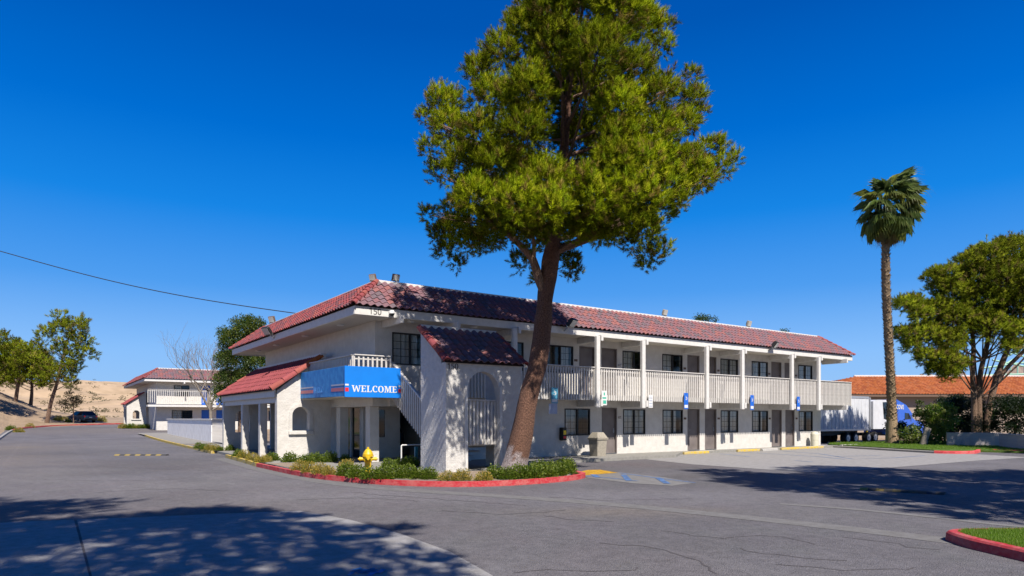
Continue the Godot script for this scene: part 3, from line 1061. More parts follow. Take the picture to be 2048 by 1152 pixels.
func smooth_line(pts: Array, step: float) -> Array:
	var out := []
	for i in pts.size() - 1:
		var p0: Vector3 = pts[maxi(i - 1, 0)]
		var p1: Vector3 = pts[i]
		var p2: Vector3 = pts[i + 1]
		var p3: Vector3 = pts[mini(i + 2, pts.size() - 1)]
		var n := maxi(1, int((p2 - p1).length() / step))
		for k in n:
			out.append(p1.cubic_interpolate(p2, p0, p3, float(k) / n))
	out.append(pts[-1])
	return out

# kerb with rounded top edge swept along points; side +1 puts the width to the right of travel
func kerb(mb: MB, pts: Array, width: float, h: float, k: Color, side := 1.0) -> void:
	mb.col = k
	var prof := [Vector2(0, -0.02), Vector2(0.012, h - 0.03), Vector2(0.035, h - 0.004), Vector2(0.06, h), Vector2(width, h), Vector2(width, -0.02)]
	var rings := []
	for i in pts.size():
		var d: Vector3 = pts[mini(i + 1, pts.size() - 1)] - pts[maxi(i - 1, 0)]
		var s := Vector3(-d.z, 0, d.x).normalized() * side
		var p: Vector3 = pts[i]
		var g := gy(p.x, -p.z)
		var ring := []
		for q in prof:
			ring.append(Vector3(p.x, g, p.z) + s * q.x + UP * q.y)
		rings.append(ring)
	for i in pts.size() - 1:
		var o: Vector3 = (rings[i][0] + rings[i + 1][5]) / 2 + UP * h * 0.3
		for q in prof.size() - 1:
			mb.oquad(rings[i][q], rings[i][q + 1], rings[i + 1][q + 1], rings[i + 1][q], o)
	for e in [0, pts.size() - 1]:
		var r: Array = rings[e]
		var inner: Vector3 = rings[1 if e == 0 else e - 1][2]
		for q in range(1, prof.size() - 1):
			mb.otri(r[0], r[q], r[q + 1], inner)

func conv(l: Array) -> Array:
	var out := []
	for p in l:
		out.append(P(p[0], 0.0, p[1]))
	return out

const KERB := [[6.34, 20.1], [6.5, 18.6], [6.85, 17.2], [7.3, 16.0], [7.9, 15.1], [8.6, 14.45], [9.5, 14.08], [10.6, 14.02], [11.6, 14.15], [12.3, 14.4], [12.75, 14.75], [12.95, 15.2], [12.92, 15.7]]

func build_ground() -> void:
	# desert floor to the horizon
	var g := MB.new()
	var us := [-3500.0, -1500.0, -600.0, -250.0, -120.0, -70.0, -45.0, -32.0, -24.0, -18.0, -14.0, -11.0, -9.0, -7.5, -6.2, -5.2, -4.2, -3.6, -3.1, -2.6, 0.0, 7.0, 20.0, 38.0, 42.0, 44.0, 46.0, 48.0, 50.0, 55.0, 65.0, 80.0, 120.0, 250.0, 600.0, 1500.0, 3500.0]
	var vs := [-3500.0, -1200.0, -400.0, -120.0, -30.0, 0.0, 20.0, 24.0, 28.0, 35.0, 42.0, 46.0, 50.0, 54.0, 58.0, 62.0, 68.0, 75.0, 82.0, 90.0, 98.0, 106.0, 112.0, 120.0, 140.0, 180.0, 260.0, 500.0, 1200.0, 3500.0]
	var hh := func(u, v):
		return gy(u, minf(v, 140.0)) - 0.03 + bank(u, v) + (wob.get_noise_2d(u * 3, v * 3) * 0.25 * ss(-3.2, -6, u) if v > 40 else 0.0)
	for i in us.size() - 1:
		for j in vs.size() - 1:
			var a := [us[i], us[i + 1], vs[j], vs[j + 1]]
			var n := patch.get_noise_2d(a[0] * 2.1, a[2] * 2.1)
			g.col = Color(0.30, 0.215, 0.14).lerp(Color(0.36, 0.27, 0.18), 0.5 + n * 0.8)
			g.oquad(P(a[0], hh.call(a[0], a[2]), a[2]), P(a[1], hh.call(a[1], a[2]), a[2]), P(a[1], hh.call(a[1], a[3]), a[3]), P(a[0], hh.call(a[0], a[3]), a[3]), P(a[0], -1000, a[2]))
	struct("ground", g, M.dirt)
	# asphalt
	var as_ := MB.new()
	var step := 0.5
	var iu0 := int(-18.0 / step)
	var iu1 := int(66.0 / step)
	# tyre-polished lanes, oil drips, dusty and patched areas: [u, v, length, cos, sin, colour, strength]
	var dark := Color(0.085, 0.08, 0.085)
	var tan_ := Color(0.25, 0.20, 0.145)
	var pale := Color(0.215, 0.205, 0.2)
	var stains := [[8.3, 9.0, 1.5, 0.8, -0.6, tan_, 0.75], [9.6, 8.4, 1.2, 0.8, -0.6, tan_, 0.6], [3.0, 30.0, 5.0, 0.1, 1.0, dark, 0.5], [1.2, 40.0, 8.0, 0.0, 1.0, dark, 0.45], [13.5, 11.5, 3.0, 0.9, -0.4, dark, 0.5], [18.0, 15.5, 3.5, 0.98, -0.2, dark, 0.55], [22.0, 16.5, 3.0, 0.98, -0.1, Color(0.15, 0.115, 0.105), 0.6], [26.0, 15.0, 4.0, 1.0, 0.0, Color(0.15, 0.115, 0.105), 0.5], [4.0, 20.0, 4.0, 0.5, 0.86, pale, 0.5], [0.0, 24.0, 5.0, 0.2, 0.98, pale, 0.5], [6.2, 11.4, 2.4, 0.85, -0.5, dark, 0.4], [11.0, 6.5, 2.0, 0.8, -0.6, pale, 0.5], [7.2, 6.0, 1.6, 0.9, -0.3, dark, 0.4], [15.5, 13.2, 1.0, 1.0, 0.0, Color(0.07, 0.06, 0.05), 0.7], [2.0, 16.0, 3.0, 0.7, 0.7, dark, 0.35], [7.0, 5.0, 7.0, 0.85, -0.5, Color(0.125, 0.12, 0.128), 0.55], [9.0, 8.2, 5.0, 0.85, -0.5, Color(0.125, 0.118, 0.125), 0.5], [19.5, 17.6, 4.5, 1.0, 0.0, Color(0.13, 0.105, 0.105), 0.7], [-1.6, 48.0, 7.0, 0.0, 1.0, tan_, 0.5], [-1.2, 34.0, 6.0, 0.0, 1.0, tan_, 0.4], [5.0, 46.0, 9.0, 0.0, 1.0, pale, 0.4]]
	var colour := func(u, v):
		var n: float = patch.get_noise_2d(u * 5.0, v * 5.0)
		var m: float = patch.get_noise_2d(u * 17.0 + 300, v * 17.0)
		var lo: float = patch.get_noise_2d(u * 1.3 + 900, v * 1.3)
		var k := Color(0.168, 0.16, 0.174) * (1.0 + 0.3 * n + 0.24 * m)
		k = k.lerp(Color(0.19, 0.162, 0.15), clampf(lo * 1.2, 0, 0.5))
		for q in stains:
			var e := Vector2((u - q[0]) * q[3] + (v - q[1]) * q[4], (v - q[1]) * q[3] - (u - q[0]) * q[4])
			var w: float = exp(-(e.x * e.x / (q[2] * q[2]) + e.y * e.y / (q[2] * q[2] * 0.16))) * (0.7 + 0.8 * m)
			k = k.lerp(q[5], clampf(w, 0, 1) * q[6])
		return k
	for i in range(iu0, iu1):
		for j in range(int(-18.0 / step), int(100.0 / step)):
			var u := i * step
			var v := j * step
			if v > 30 and (u < -2.55 - step or u > 12):
				continue
			if u < -2.55 - step and v > 19: continue
			if u > 39 and v > 24 and u < 44: pass
			var c00: Color = colour.call(u, v)
			var c10: Color = colour.call(u + step, v)
			var c11: Color = colour.call(u + step, v + step)
			var c01: Color = colour.call(u, v + step)
			var p00 := P(u, gy(u, v), v)
			var p10 := P(u + step, gy(u + step, v), v)
			var p11 := P(u + step, gy(u + step, v + step), v + step)
			var p01 := P(u, gy(u, v + step), v + step)
			var base := as_.v.size()
			as_.quad(p00, p10, p11, p01)
			# order of corners written by tri(): a, d, b
			for e in [[0, c00], [1, c11], [2, c10], [3, c00], [4, c01], [5, c11]]:
				as_.c[base + e[0]] = e[1]
	struct("driveway", as_, M.asphalt)
	# concrete: gutter, apron, parking pad
	var cc := MB.new()
	var grey := Color(0.275, 0.268, 0.268)
	var gut := []
	for p in [[440, 917], [500, 934], [560, 948], [640, 963], [740, 975], [850, 983], [980, 991], [1150, 1003], [1300, 1016], [1500, 1036], [1700, 1058], [1900, 1082], [2080, 1108]]:
		gut.append(gpt(p[0], p[1]))
	strip(cc, smooth_line(gut, 0.4), 0.5, 0.004, grey * 0.56)
	struct("gutter", cc, M.concrete)
	var g2 := MB.new()
	var l2 := []
	for p in [[1560, 1008], [1700, 1018], [1850, 1033], [2000, 1050], [2120, 1060]]:
		l2.append(gpt(p[0], p[1]))
	strip(g2, smooth_line(l2, 0.4), 0.2, 0.005, grey * 0.6)
	struct("gutter", g2, M.concrete)
	var ap := MB.new()
	var e1 := []
	for p in [[-60, 1049], [0, 1046], [148, 1040]]:
		e1.append(gpt(p[0], p[1]))
	poly_mesh(ap, e1 + [gpt(178, 1152), gpt(186, 1200), gpt(210, 1400), rf(-2.4, 1.0), rf(-10, 1.0), gpt(-60, 1200)], 0.007, grey)
	struct("concrete_apron", ap, M.concrete)
	var ap2 := MB.new()
	var e2 := []
	for p in [[153.5, 1040], [350, 1032], [520, 1025], [600, 1022], [700, 1040], [800, 1068], [900, 1104], [985, 1152], [1040, 1260]]:
		e2.append(gpt(p[0], p[1]))
	poly_mesh(ap2, e2 + [rf(1.2, 1.0), rf(-2.35, 1.0), gpt(217, 1400), gpt(192, 1200), gpt(183.5, 1152)], 0.007, grey)
	struct("concrete_apron", ap2, M.concrete)
	var pad := MB.new()
	var pp := []
	for p in [[1292, 919], [1385, 929], [1500, 937], [1620, 945], [1700, 942], [1850, 930], [1960, 921], [2060, 915], [1930, 907.5], [1868, 907], [1700, 897], [1640, 893.5]]:
		pp.append(gpt(p[0], p[1]))
	poly_mesh(pad, pp + [P(37.9, 0, 21.3), P(25.0, 0, 21.3)], 0.006, grey)
	struct("parking_pad", pad, M.concrete)
	var pad2 := MB.new()
	var pq := []
	for p in [[1163, 951], [1176, 956], [1265, 967], [1345, 972], [1390, 966], [1330, 955], [1240, 945], [1185, 943]]:
		pq.append(gpt(p[0], p[1]))
	poly_mesh(pad2, pq, 0.006, grey * 0.66)
	struct("parking_pad", pad2, M.concrete)
	# raised pavement round the motel
	var pv := MB.new()
	var inner := [[7.0, 24.5]]
	var line := [[6.5, 24.4], [6.45, 22.0], [6.52, 20.1], [6.68, 18.65], [7.0, 17.3], [7.45, 16.15], [8.02, 15.25], [8.7, 14.62], [9.54, 14.26], [10.6, 14.2], [11.55, 14.33], [12.2, 14.56], [12.6, 14.88], [12.77, 15.25], [12.8, 15.7], [13.3, 17.6], [15.3, 19.62], [22.6, 19.75], [24.6, 21.2], [38.3, 21.2], [38.3, 24.0], [13.0, 37.0], [9.0, 45.0], [7.0, 45.0], [6.95, 34.4], [6.9, 31.4], [6.7, 27.0]]
	poly_mesh(pv, line, 0.115, Color(0.27, 0.26, 0.24), 0.125)
	struct("pavement", pv, M.concrete)
	var pv2 := MB.new()
	for i in 8:
		var va := 45.0 + i * 3.0
		var vb := va + 3.0
		pv2.col = Color(0.26, 0.25, 0.23)
		pv2.oquad(P(7.0, gy(7, va) + 0.115, va), P(12.0, gy(7, va) + 0.115, va), P(12.0, gy(7, vb) + 0.115, vb), P(7.0, gy(7, vb) + 0.115, vb), P(9, -50, va))
	struct("pavement", pv2, M.concrete)
	var bed := MB.new()
	poly_mesh(bed, [[6.45, 24.2], [6.5, 22.0], [6.56, 20.1], [6.72, 18.65], [7.05, 17.35], [7.5, 16.2], [8.05, 15.3], [8.72, 14.68], [9.55, 14.32], [10.6, 14.26], [11.52, 14.4], [12.15, 14.62], [12.52, 14.92], [12.68, 15.28], [12.6, 16.2], [12.5, 17.1], [9.6, 17.1], [9.2, 17.6], [8.3, 18.2], [7.75, 19.6], [7.5, 21.5], [7.2, 24.2]], 0.122, Color(1, 1, 1))
	struct("planting_bed", bed, M.soil)
	var bed2 := MB.new()
	poly_mesh(bed2, [[6.8, 26.0], [6.72, 31.0], [7.2, 31.0], [7.3, 26.0]], 0.122, Color(1, 1, 1))
	poly_mesh(bed2, [[7.1, 34.8], [7.3, 46], [8.3, 46], [7.9, 34.8]], 0.125, Color(1, 1, 1))
	struct("planting_bed", bed2, M.soil)
	# kerbs
	var kr := MB.new()
	kerb(kr, smooth_line(conv([[6.31, 24.4], [6.31, 22.2]] + KERB), 0.25), 0.17, 0.135, Color(0.95, 0.95, 0.95))
	struct("red_kerb", kr, M.red_paint)
	var ky := MB.new()
	kerb(ky, smooth_line(conv([[6.66, 30.9], [6.5, 27.5], [6.31, 24.42]]), 0.4), 0.17, 0.135, Color(0.95, 0.95, 0.95))
	struct("yellow_kerb", ky, M.yellow_paint)
	var ky2 := MB.new()
	kerb(ky2, smooth_line(conv([[7.2, 64], [7.05, 56], [6.95, 48], [6.9, 40], [6.85, 34.9]]), 0.8), 0.17, 0.135, Color(0.95, 0.95, 0.95))
	struct("yellow_kerb", ky2, M.yellow_paint)
	for s in [[24.7, 26.5], [28.75, 30.6], [32.5, 36.6]]:
		var q := MB.new()
		q.col = Color(1, 1, 1)
		q.box(s[0], s[1], 0.0, 0.125, 21.08, 21.195, 0.015)
		struct("yellow_kerb", q, M.yellow_paint)
	var kl := MB.new()
	kerb(kl, smooth_line(conv([[-2.55, 20], [-2.55, 40], [-2.5, 58], [-2.45, 72], [-2.3, 80]]), 1.0), 0.16, 0.15, Color(0.34, 0.33, 0.31), -1.0)
	struct("concrete_kerb", kl, M.concrete)
	var kf := MB.new()
	kerb(kf, smooth_line(conv([[-2.3, 80], [-1.6, 86], [1.0, 92.5], [4.5, 96], [9, 99]]), 1.0), 0.17, 0.15, Color(0.75, 0.75, 0.75), -1.0)
	struct("red_kerb", kf, M.red_paint)
	# paint on the ground
	var yp := MB.new()
	poly_mesh(yp, [gpt(1150, 946), gpt(1176, 940.5), gpt(1200, 940), gpt(1236, 946), gpt(1170, 951)], 0.011, Color(0.56, 0.31, 0.01))
	struct("yellow_ramp_marking", yp, M.paint)
	var bp := MB.new()
	var bl := Color(0.09, 0.18, 0.38)
	for l in [[[1165, 952.5], [1215, 956], [1275, 962.5]], [[1240, 946.5], [1310, 956], [1390, 966]]]:
		var q := []
		for p in l: q.append(gpt(p[0], p[1]))
		strip(bp, q, 0.09, 0.011, bl)
	for l in [[[1186, 949.5], [1196, 955.5]], [[1247, 950], [1258, 962]], [[1315, 956], [1335, 968]]]:
		strip(bp, [gpt(l[0][0], l[0][1]), gpt(l[1][0], l[1][1])], 0.17, 0.013, bl)
	for l in [[[1478, 904.5], [1560, 909], [1640, 914], [1690, 919]], [[1560, 902], [1640, 908], [1705, 918.5], [1790, 916], [1850, 911.5]], [[1590, 921.5], [1626, 924.5]], [[1668, 913], [1760, 911.5]], [[1440, 908], [1500, 914]]]:
		var q := []
		for p in l: q.append(gpt(p[0], p[1]))
		strip(bp, q, 0.1, 0.011, bl * 0.8 + Color(0.06, 0.06, 0.06))
	struct("blue_bay_marking", bp, M.paint)
	var um := MB.new()
	um.col = Color(0.02, 0.22, 0.55)
	var r2 := RandomNumberGenerator.new()
	r2.seed = 5
	for i in 16:
		var c := gpt(735 + r2.randfn(0, 18), 1143 + r2.randfn(0, 3.5))
		var e := Vector3(r2.randf_range(0.05, 0.13), 0, 0).rotated(UP, 0.6 + r2.randf_range(-0.4, 0.4))
		var f := e.cross(UP) * 0.35
		c.y = 0.012
		um.oquad(c - e - f, c + e - f * 0.6, c + e * 0.8 + f, c - e + f * 0.7, c - UP)
	struct("blue_utility_marking", um, M.paint)
	# tar-filled cracks
	var cr := MB.new()
	for l in [[[1680, 1075], [1760, 1082], [1830, 1096], [1880, 1100]], [[1480, 1095], [1560, 1112], [1640, 1118], [1700, 1121]], [[1020, 1146], [1100, 1138], [1190, 1143], [1290, 1138]], [[200, 985], [330, 978], [460, 982]], [[230, 935], [420, 941], [540, 938]], [[60, 958], [230, 962], [380, 957]], [[1100, 995], [1230, 1000], [1390, 997]], [[1080, 1032], [1160, 1040], [1230, 1044]], [[600, 1000], [720, 996], [840, 1003]], [[1330, 1062], [1420, 1075], [1540, 1072], [1640, 1090]], [[880, 1020], [1000, 1028], [1130, 1020]], [[1200, 1085], [1330, 1100], [1400, 1128], [1420, 1150]], [[120, 905], [260, 916], [420, 921]], [[700, 985], [900, 1000], [1060, 1012]], [[1550, 1128], [1680, 1140], [1830, 1136]]]:
		var q := []
		for p in l: q.append(gpt(p[0], p[1]))
		var sm_ := smooth_line(q, 0.18)
		for i in sm_.size():
			sm_[i] += Vector3(wob.get_noise_2d(i * 31.0, l[0][0]), 0, wob.get_noise_2d(l[0][0], i * 31.0)) * 0.16
		strip(cr, sm_, 0.026, 0.003, Color(0.075, 0.07, 0.072))
	struct("asphalt_cracks", cr, M.concrete)
	# lawns
	var lw := MB.new()
	var lp := [gpt(1655, 891.5), gpt(1700, 894.5), gpt(1868, 903.5), gpt(1950, 904), gpt(2060, 907), P(47, 0, 8), P(60, 0, 12), P(50, 0, 22), P(44, 0, 24), gpt(1660, 889.5)]
	poly_mesh(lw, lp, 0.1, Color(0.10, 0.17, 0.02), 0.1)
	struct("lawn", lw, M.lawn)
	var kg := MB.new()
	kerb(kg, smooth_line([gpt(1640, 894), gpt(1700, 897), gpt(1790, 902.5), gpt(1868, 907)], 0.5), 0.16, 0.12, Color(0.32, 0.31, 0.29), -1.0)
	struct("concrete_kerb", kg, M.concrete)
	var kg2 := MB.new()
	kerb(kg2, smooth_line([gpt(1868, 907), gpt(1910, 908), gpt(1950, 907.5), gpt(1962, 904)], 0.4), 0.16, 0.14, Color(1, 1, 1), -1.0)
	struct("red_kerb", kg2, M.red_paint)
	var kg3 := MB.new()
	kerb(kg3, smooth_line([gpt(1985, 904), gpt(2060, 907), gpt(2160, 912)], 0.4), 0.16, 0.14, Color(0.85, 0.9, 0.9), -1.0)
	struct("red_kerb", kg3, M.red_paint)
	var isl := []
	for p in [[2240, 1166], [2130, 1143], [2048, 1124], [1990, 1110], [1940, 1098], [1905, 1087], [1890, 1080.5], [1900, 1076.5], [1940, 1075], [1990, 1074.5], [2060, 1074], [2200, 1073.5]]:
		isl.append(gpt(p[0], p[1]))
	var ki := MB.new()
	var sm2 := smooth_line(isl, 0.15)
	kerb(ki, sm2, 0.15, 0.14, Color(0.8, 0.85, 0.9), 1.0)
	struct("red_kerb", ki, M.red_paint)
	var li := MB.new()
	var ip := []
	for i in sm2.size():
		var d: Vector3 = sm2[mini(i + 1, sm2.size() - 1)] - sm2[maxi(i - 1, 0)]
		ip.append(sm2[i] + Vector3(-d.z, 0, d.x).normalized() * 0.135)
	poly_mesh(li, ip + [gpt(2700, 1072), gpt(2700, 1168)], 0.125, Color(0.13, 0.22, 0.02))
	struct("lawn", li, M.lawn)
	blades("grass", "short bright green grass on the red kerbed corner island", ip + [gpt(2700, 1072), gpt(2700, 1168)], 0.125, 26000, 0.055, 61, Vector2(0, 13.5))
	blades("grass", "green grass strip in front of the palm and truck", lp, 0.1, 16000, 0.09, 62, Vector2(0, 60))
	# left lawn and rocks
	var ll := MB.new()
	poly_mesh(ll, [[-2.75, 50], [-2.7, 66], [-4.2, 70], [-6.5, 70], [-8, 50]], 0.0, Color(0.10, 0.17, 0.025))
	for i in ll.v.size():
		ll.v[i].y = gy(ll.v[i].x, -ll.v[i].z) + bank(ll.v[i].x, -ll.v[i].z) + 0.12
	struct("lawn", ll, M.lawn)

func litter() -> void:
	var r := RandomNumberGenerator.new()
	r.seed = 63
	var b := MB.new()
	for i in 4:
		var a := i * 1.7
		var d := Vector3(cos(a), 0, sin(a))
		b.col = [Color(0.16, 0.09, 0.04), Color(0.22, 0.14, 0.06), Color(0.1, 0.06, 0.03), Color(0.2, 0.16, 0.07)][i]
		b.tri(d * 0.3 - d.cross(UP) * 0.05, d * 0.3 + d.cross(UP) * 0.05, d * 1.3 + UP * 0.1)
	var line := smooth_line(conv([[6.31, 24.4], [6.31, 22.2]] + KERB), 0.2)
	var xs := []
	for i in 1500:
		var p: Vector3 = line[r.randi() % line.size()]
		var q := p + Vector3(-absf(r.randfn()) * 0.18 if p.z < -17 else r.randfn() * 0.2, 0, absf(r.randfn()) * 0.22)
		if i % 3 == 0:
			q = gpt(r.randf_range(100, 2040), 860 + 290 * r.randf())
		q.y = gy(q.x, -q.z) + 0.012
		var sc := r.randf_range(0.02, 0.05)
		xs.append(Transform3D(Basis(UP, r.randf() * TAU).scaled(Vector3(sc, sc, sc)), q))
	var o := multi(self, "leaf_litter", b.mesh(), M.leaf, xs, [])
	o.set_meta("kind", "stuff")
	tag(o, "brown pine needle litter scattered on the asphalt and along the kerb", "litter")

func scrub() -> void:
	var r := RandomNumberGenerator.new()
	r.seed = 64
	var xs := []
	var cols := []
	for i in 900:
		var px := r.randf_range(-40, 620)
		var t := 120.0 * pow(5.0, r.randf())
		var p := at(px, YH, t)
		var v := -p.z
		if v < 122 or v > 560: continue
		p.y = hill_y(p.x, v) - 0.05
		var sc := r.randf_range(0.7, 2.2)
		xs.append(Transform3D(Basis(UP, r.randf() * TAU).scaled(Vector3(sc, sc * 0.7, sc)), p))
		cols.append([Color(0.13, 0.11, 0.06), Color(0.18, 0.14, 0.08), Color(0.1, 0.1, 0.05)][r.randi() % 3])
	var o := multi(self, "desert_scrub", leaf_clump(409, 40, 0.7, 0.3, 0.09).mesh(), M.leaf, xs, cols)
	o.set_meta("kind", "stuff")
	tag(o, "sparse dry desert scrub dotted over the sandy hill", "scrub")

func hill_y(u: float, v: float) -> float:
	var d := v - 125.0
	var rise := ss(0, 90, d) * 6.0 + ss(60, 330, d) * 15.0
	var side := ss(420, 60, u) * ss(-700, -250, u)
	return gy(0, 110) - 0.8 + rise * side * (0.86 + 0.5 * wob.get_noise_2d(u * 0.9, v * 0.9)) + (wob.get_noise_2d(u * 4, v * 4) * 1.4 + wob.get_noise_2d(u * 11, v * 11) * 0.6) * ss(10, 60, d)

func blades(called: String, label: String, pts: Array, y: float, n: int, h: float, sd: int, zr: Vector2) -> void:
	var r := RandomNumberGenerator.new()
	r.seed = sd
	var p2 := PackedVector2Array()
	for p in pts:
		p2.append(Vector2(p.x, p.z))
	var b := MB.new()
	for i in 5:
		var a := TAU * i / 5.0 + 0.3
		var d := Vector3(cos(a), 0, sin(a))
		var s := d.cross(UP) * 0.07
		var lean := d * (0.25 + 0.12 * (i % 3))
		b.col = Color(0.13, 0.235, 0.016) if i % 2 else Color(0.19, 0.29, 0.03)
		var top := UP * (0.75 + 0.12 * (i % 3))
		b.tri(d * 0.08 - s, d * 0.08 + s, lean + top)
	var lo := Vector2(1e9, 1e9)
	var hi := -lo
	for p in p2:
		lo = lo.min(p); hi = hi.max(p)
	var xs := []
	var tries := 0
	while xs.size() < n and tries < n * 12:
		tries += 1
		var p := Vector2(r.randf_range(lo.x, hi.x), r.randf_range(lo.y, hi.y))
		if p.length() > zr.y or not Geometry2D.is_point_in_polygon(p, p2):
			continue
		var sc := h * r.randf_range(0.6, 1.25)
		xs.append(Transform3D(Basis(UP, r.randf() * TAU).scaled(Vector3(sc, sc, sc)), Vector3(p.x, y - 0.005, p.y)))
	var o := multi(self, called, b.mesh(), M.leaf, xs, [])
	o.set_meta("kind", "stuff")
	tag(o, label, "grass")

func multi(parent: Node, called: String, mesh: Mesh, m: Material, xs: Array, cols: Array) -> MultiMeshInstance3D:
	var mm := MultiMesh.new()
	mm.transform_format = MultiMesh.TRANSFORM_3D
	mm.use_colors = cols.size() > 0
	mm.mesh = mesh
	mm.instance_count = xs.size()
	var off := base_of(parent)
	for i in xs.size():
		var x: Transform3D = xs[i]
		x.origin -= off
		mm.set_instance_transform(i, x)
		if cols.size() > 0:
			mm.set_instance_color(i, cols[i])
	var o := MultiMeshInstance3D.new()
	o.name = called if parent != self else numbered(called)
	o.multimesh = mm
	o.material_override = m
	parent.add_child(o, true)
	return o
# ------------------------------------------------------------------ plants
func tuft(sd: int, n: int, length: float, stem: float, width: float) -> MB:
	var r := RandomNumberGenerator.new()
	r.seed = sd
	var b := MB.new()
	for i in n:
		var k := r.randf()
		var a := r.randf() * TAU
		var tilt := lerpf(1.15, 0.35, k) + r.randf_range(-0.25, 0.25)
		var d := Vector3(cos(a) * sin(tilt), cos(tilt), sin(a) * sin(tilt))
		var s := d.cross(Vector3(r.randf() - 0.5, r.randf() - 0.5, r.randf() - 0.5)).normalized() * width
		var p := UP * stem * k
		var g := r.randf_range(0.75, 1.2)
		b.col = Color(g, g, g * 0.9)
		var e := p + d * length * r.randf_range(0.7, 1.1)
		var gn := (s * 2.0).cross(e - p + s)
		if gn.dot(UP + d * 0.4) < 0.0:
			s = -s
			gn = -gn
		b.tri(p - s, p + s, e)
		var sn := (gn.normalized() * 0.6 + UP * 0.55 + d * 0.25).normalized()
		for q in 3:
			b.n[b.n.size() - 1 - q] = sn
	return b

func crown_points(r: RandomNumberGenerator, lobes: Array, density: float, size: float, tint: Array) -> Array:
	var xs := []
	var cols := []
	for l in lobes:
		var c: Vector3 = l[0]
		var R: float = l[1]
		var n := int(density * R * R) + 4
		var squash: float = l[2] if l.size() > 2 else 0.85
		var tone := r.randf_range(0.62, 1.15)
		for i in n:
			var d := Vector3(r.randfn(), r.randfn(), r.randfn()).normalized()
			if d.y < -0.35 and r.randf() < 0.45:
				d.y = -d.y
			var q := R * pow(r.randf(), 0.24) * (0.84 + 0.5 * wob.get_noise_3d(c.x * 40 + d.x * 60, c.y * 40 + d.y * 60, c.z * 40 + d.z * 60))
			if r.randf() < 0.06:
				q *= 1.28
			var p := c + Vector3(d.x, d.y * squash, d.z) * q
			var ax := (d * 0.75 + UP * 0.55 + Vector3(r.randfn(), r.randfn(), r.randfn()) * 0.35).normalized()
			var sx := ax.cross(Vector3(r.randfn(), r.randfn(), r.randfn())).normalized()
			var sc := size * r.randf_range(0.7, 1.25)
			xs.append(Transform3D(Basis(sx, ax, sx.cross(ax)).scaled(Vector3(sc, sc, sc)), p))
			var k: Color = tint[r.randi() % tint.size()]
			cols.append(k * tone * r.randf_range(0.8, 1.2))
	return [xs, cols]

const PINE_FAR := [Color(0.19, 0.23, 0.014), Color(0.235, 0.265, 0.016), Color(0.14, 0.185, 0.014), Color(0.205, 0.235, 0.016), Color(0.27, 0.28, 0.024), Color(0.15, 0.19, 0.012), Color(0.18, 0.14, 0.05)]
const PINE := [Color(0.22, 0.27, 0.006), Color(0.26, 0.30, 0.008), Color(0.15, 0.21, 0.008), Color(0.23, 0.275, 0.005), Color(0.29, 0.30, 0.018), Color(0.17, 0.225, 0.008), Color(0.2, 0.15, 0.04)]

func nearest_on(line: Array, p: Vector3) -> int:
	var best := 0
	var bd := 1e9
	for i in line.size():
		var q: Vector3 = line[i]
		if q.y > p.y - 0.2:
			continue
		var d := (q - p).length() + absf(q.y - (p.y - (p - Vector3(q.x, p.y, q.z)).length() * 0.5)) * 1.2
		if d < bd:
			bd = d
			best = i
	return best

func limb(mb: MB, a: Vector3, b: Vector3, r0: float, r1: float, sides := 6) -> void:
	var m := (a + b) / 2 - UP * (b - a).length() * 0.08
	var pts := []
	var rad := []
	for i in 5:
		var k := i / 4.0
		pts.append(a.lerp(m, k).lerp(m.lerp(b, k), k))
		rad.append(lerpf(r0, r1, k))
	mb.tube(pts, rad, sides)

# trunk: [[point, radius]...]; lobes: [[centre, radius, squash]...]
func pine(root: Node3D, trunk: Array, lobes: Array, density: float, size: float, sd: int, fine := true, tint := PINE) -> void:
	var r := RandomNumberGenerator.new()
	r.seed = sd
	var pts := []
	var ctl := []
	for t in trunk:
		ctl.append(t[0])
	var line := smooth_line(ctl, 0.12 if fine else 0.35)
	var rad := []
	for i in line.size():
		var k := float(i) / (line.size() - 1) * (trunk.size() - 1)
		var j := mini(int(k), trunk.size() - 2)
		rad.append(lerpf(trunk[j][1], trunk[j + 1][1], k - j))
	var mb := MB.new()
	mb.tube(line, rad, 28 if fine else 10)
	if fine:
		for i in mb.v.size():
			var p := mb.v[i]
			var w := wob.get_noise_3d(p.x * 55, p.y * 16, p.z * 55) * 0.05 + wob.get_noise_3d(p.x * 160, p.y * 45, p.z * 160) * 0.03
			mb.v[i] = p + mb.n[i] * w
			var edge := 0.75 + 0.9 * wob.get_noise_3d(p.x * 70, p.y * 20, p.z * 70)
			mb.c[i] = Color(0.62, 0.58, 0.6) if p.y < edge else Color(0.31, 0.175, 0.12)
	part(root, "trunk", mb, M.bark_main if fine else M.bark)
	var br := MB.new()
	for l in lobes:
		if r.randf() < 0.55:
			var c: Vector3 = l[0]
			var i := nearest_on(line, c)
			if i == 0 or (fine and c.y < 8.0 and Vector2(c.x - line[i].x, c.z - line[i].z).length() > 1.6):
				continue
			if fine and i < line.size() * 0.42:
				i = int(line.size() * (0.42 + 0.1 * r.randf()))
			limb(br, line[i], c, minf(rad[i] * 0.45, 0.015 + (0.010 if fine else 0.016) * (c - line[i]).length()), 0.012)
			if fine:
				for q in 3:
					var d := Vector3(r.randfn(), r.randf_range(-0.2, 0.8), r.randfn()).normalized()
					limb(br, c.lerp(line[i], 0.3), c + d * l[1] * 0.8, 0.018, 0.006, 4)
	if br.v.size() > 0:
		part(root, "branches", br, M.bark)
	var t := tuft(sd + 1, 46 if fine else 22, 0.66, 0.75, 0.026 if fine else 0.05)
	var cp := crown_points(r, lobes, density, size, tint)
	multi(root, "crown", t.mesh(), M.needle, cp[0], cp[1]).set_meta("kind", "stuff")

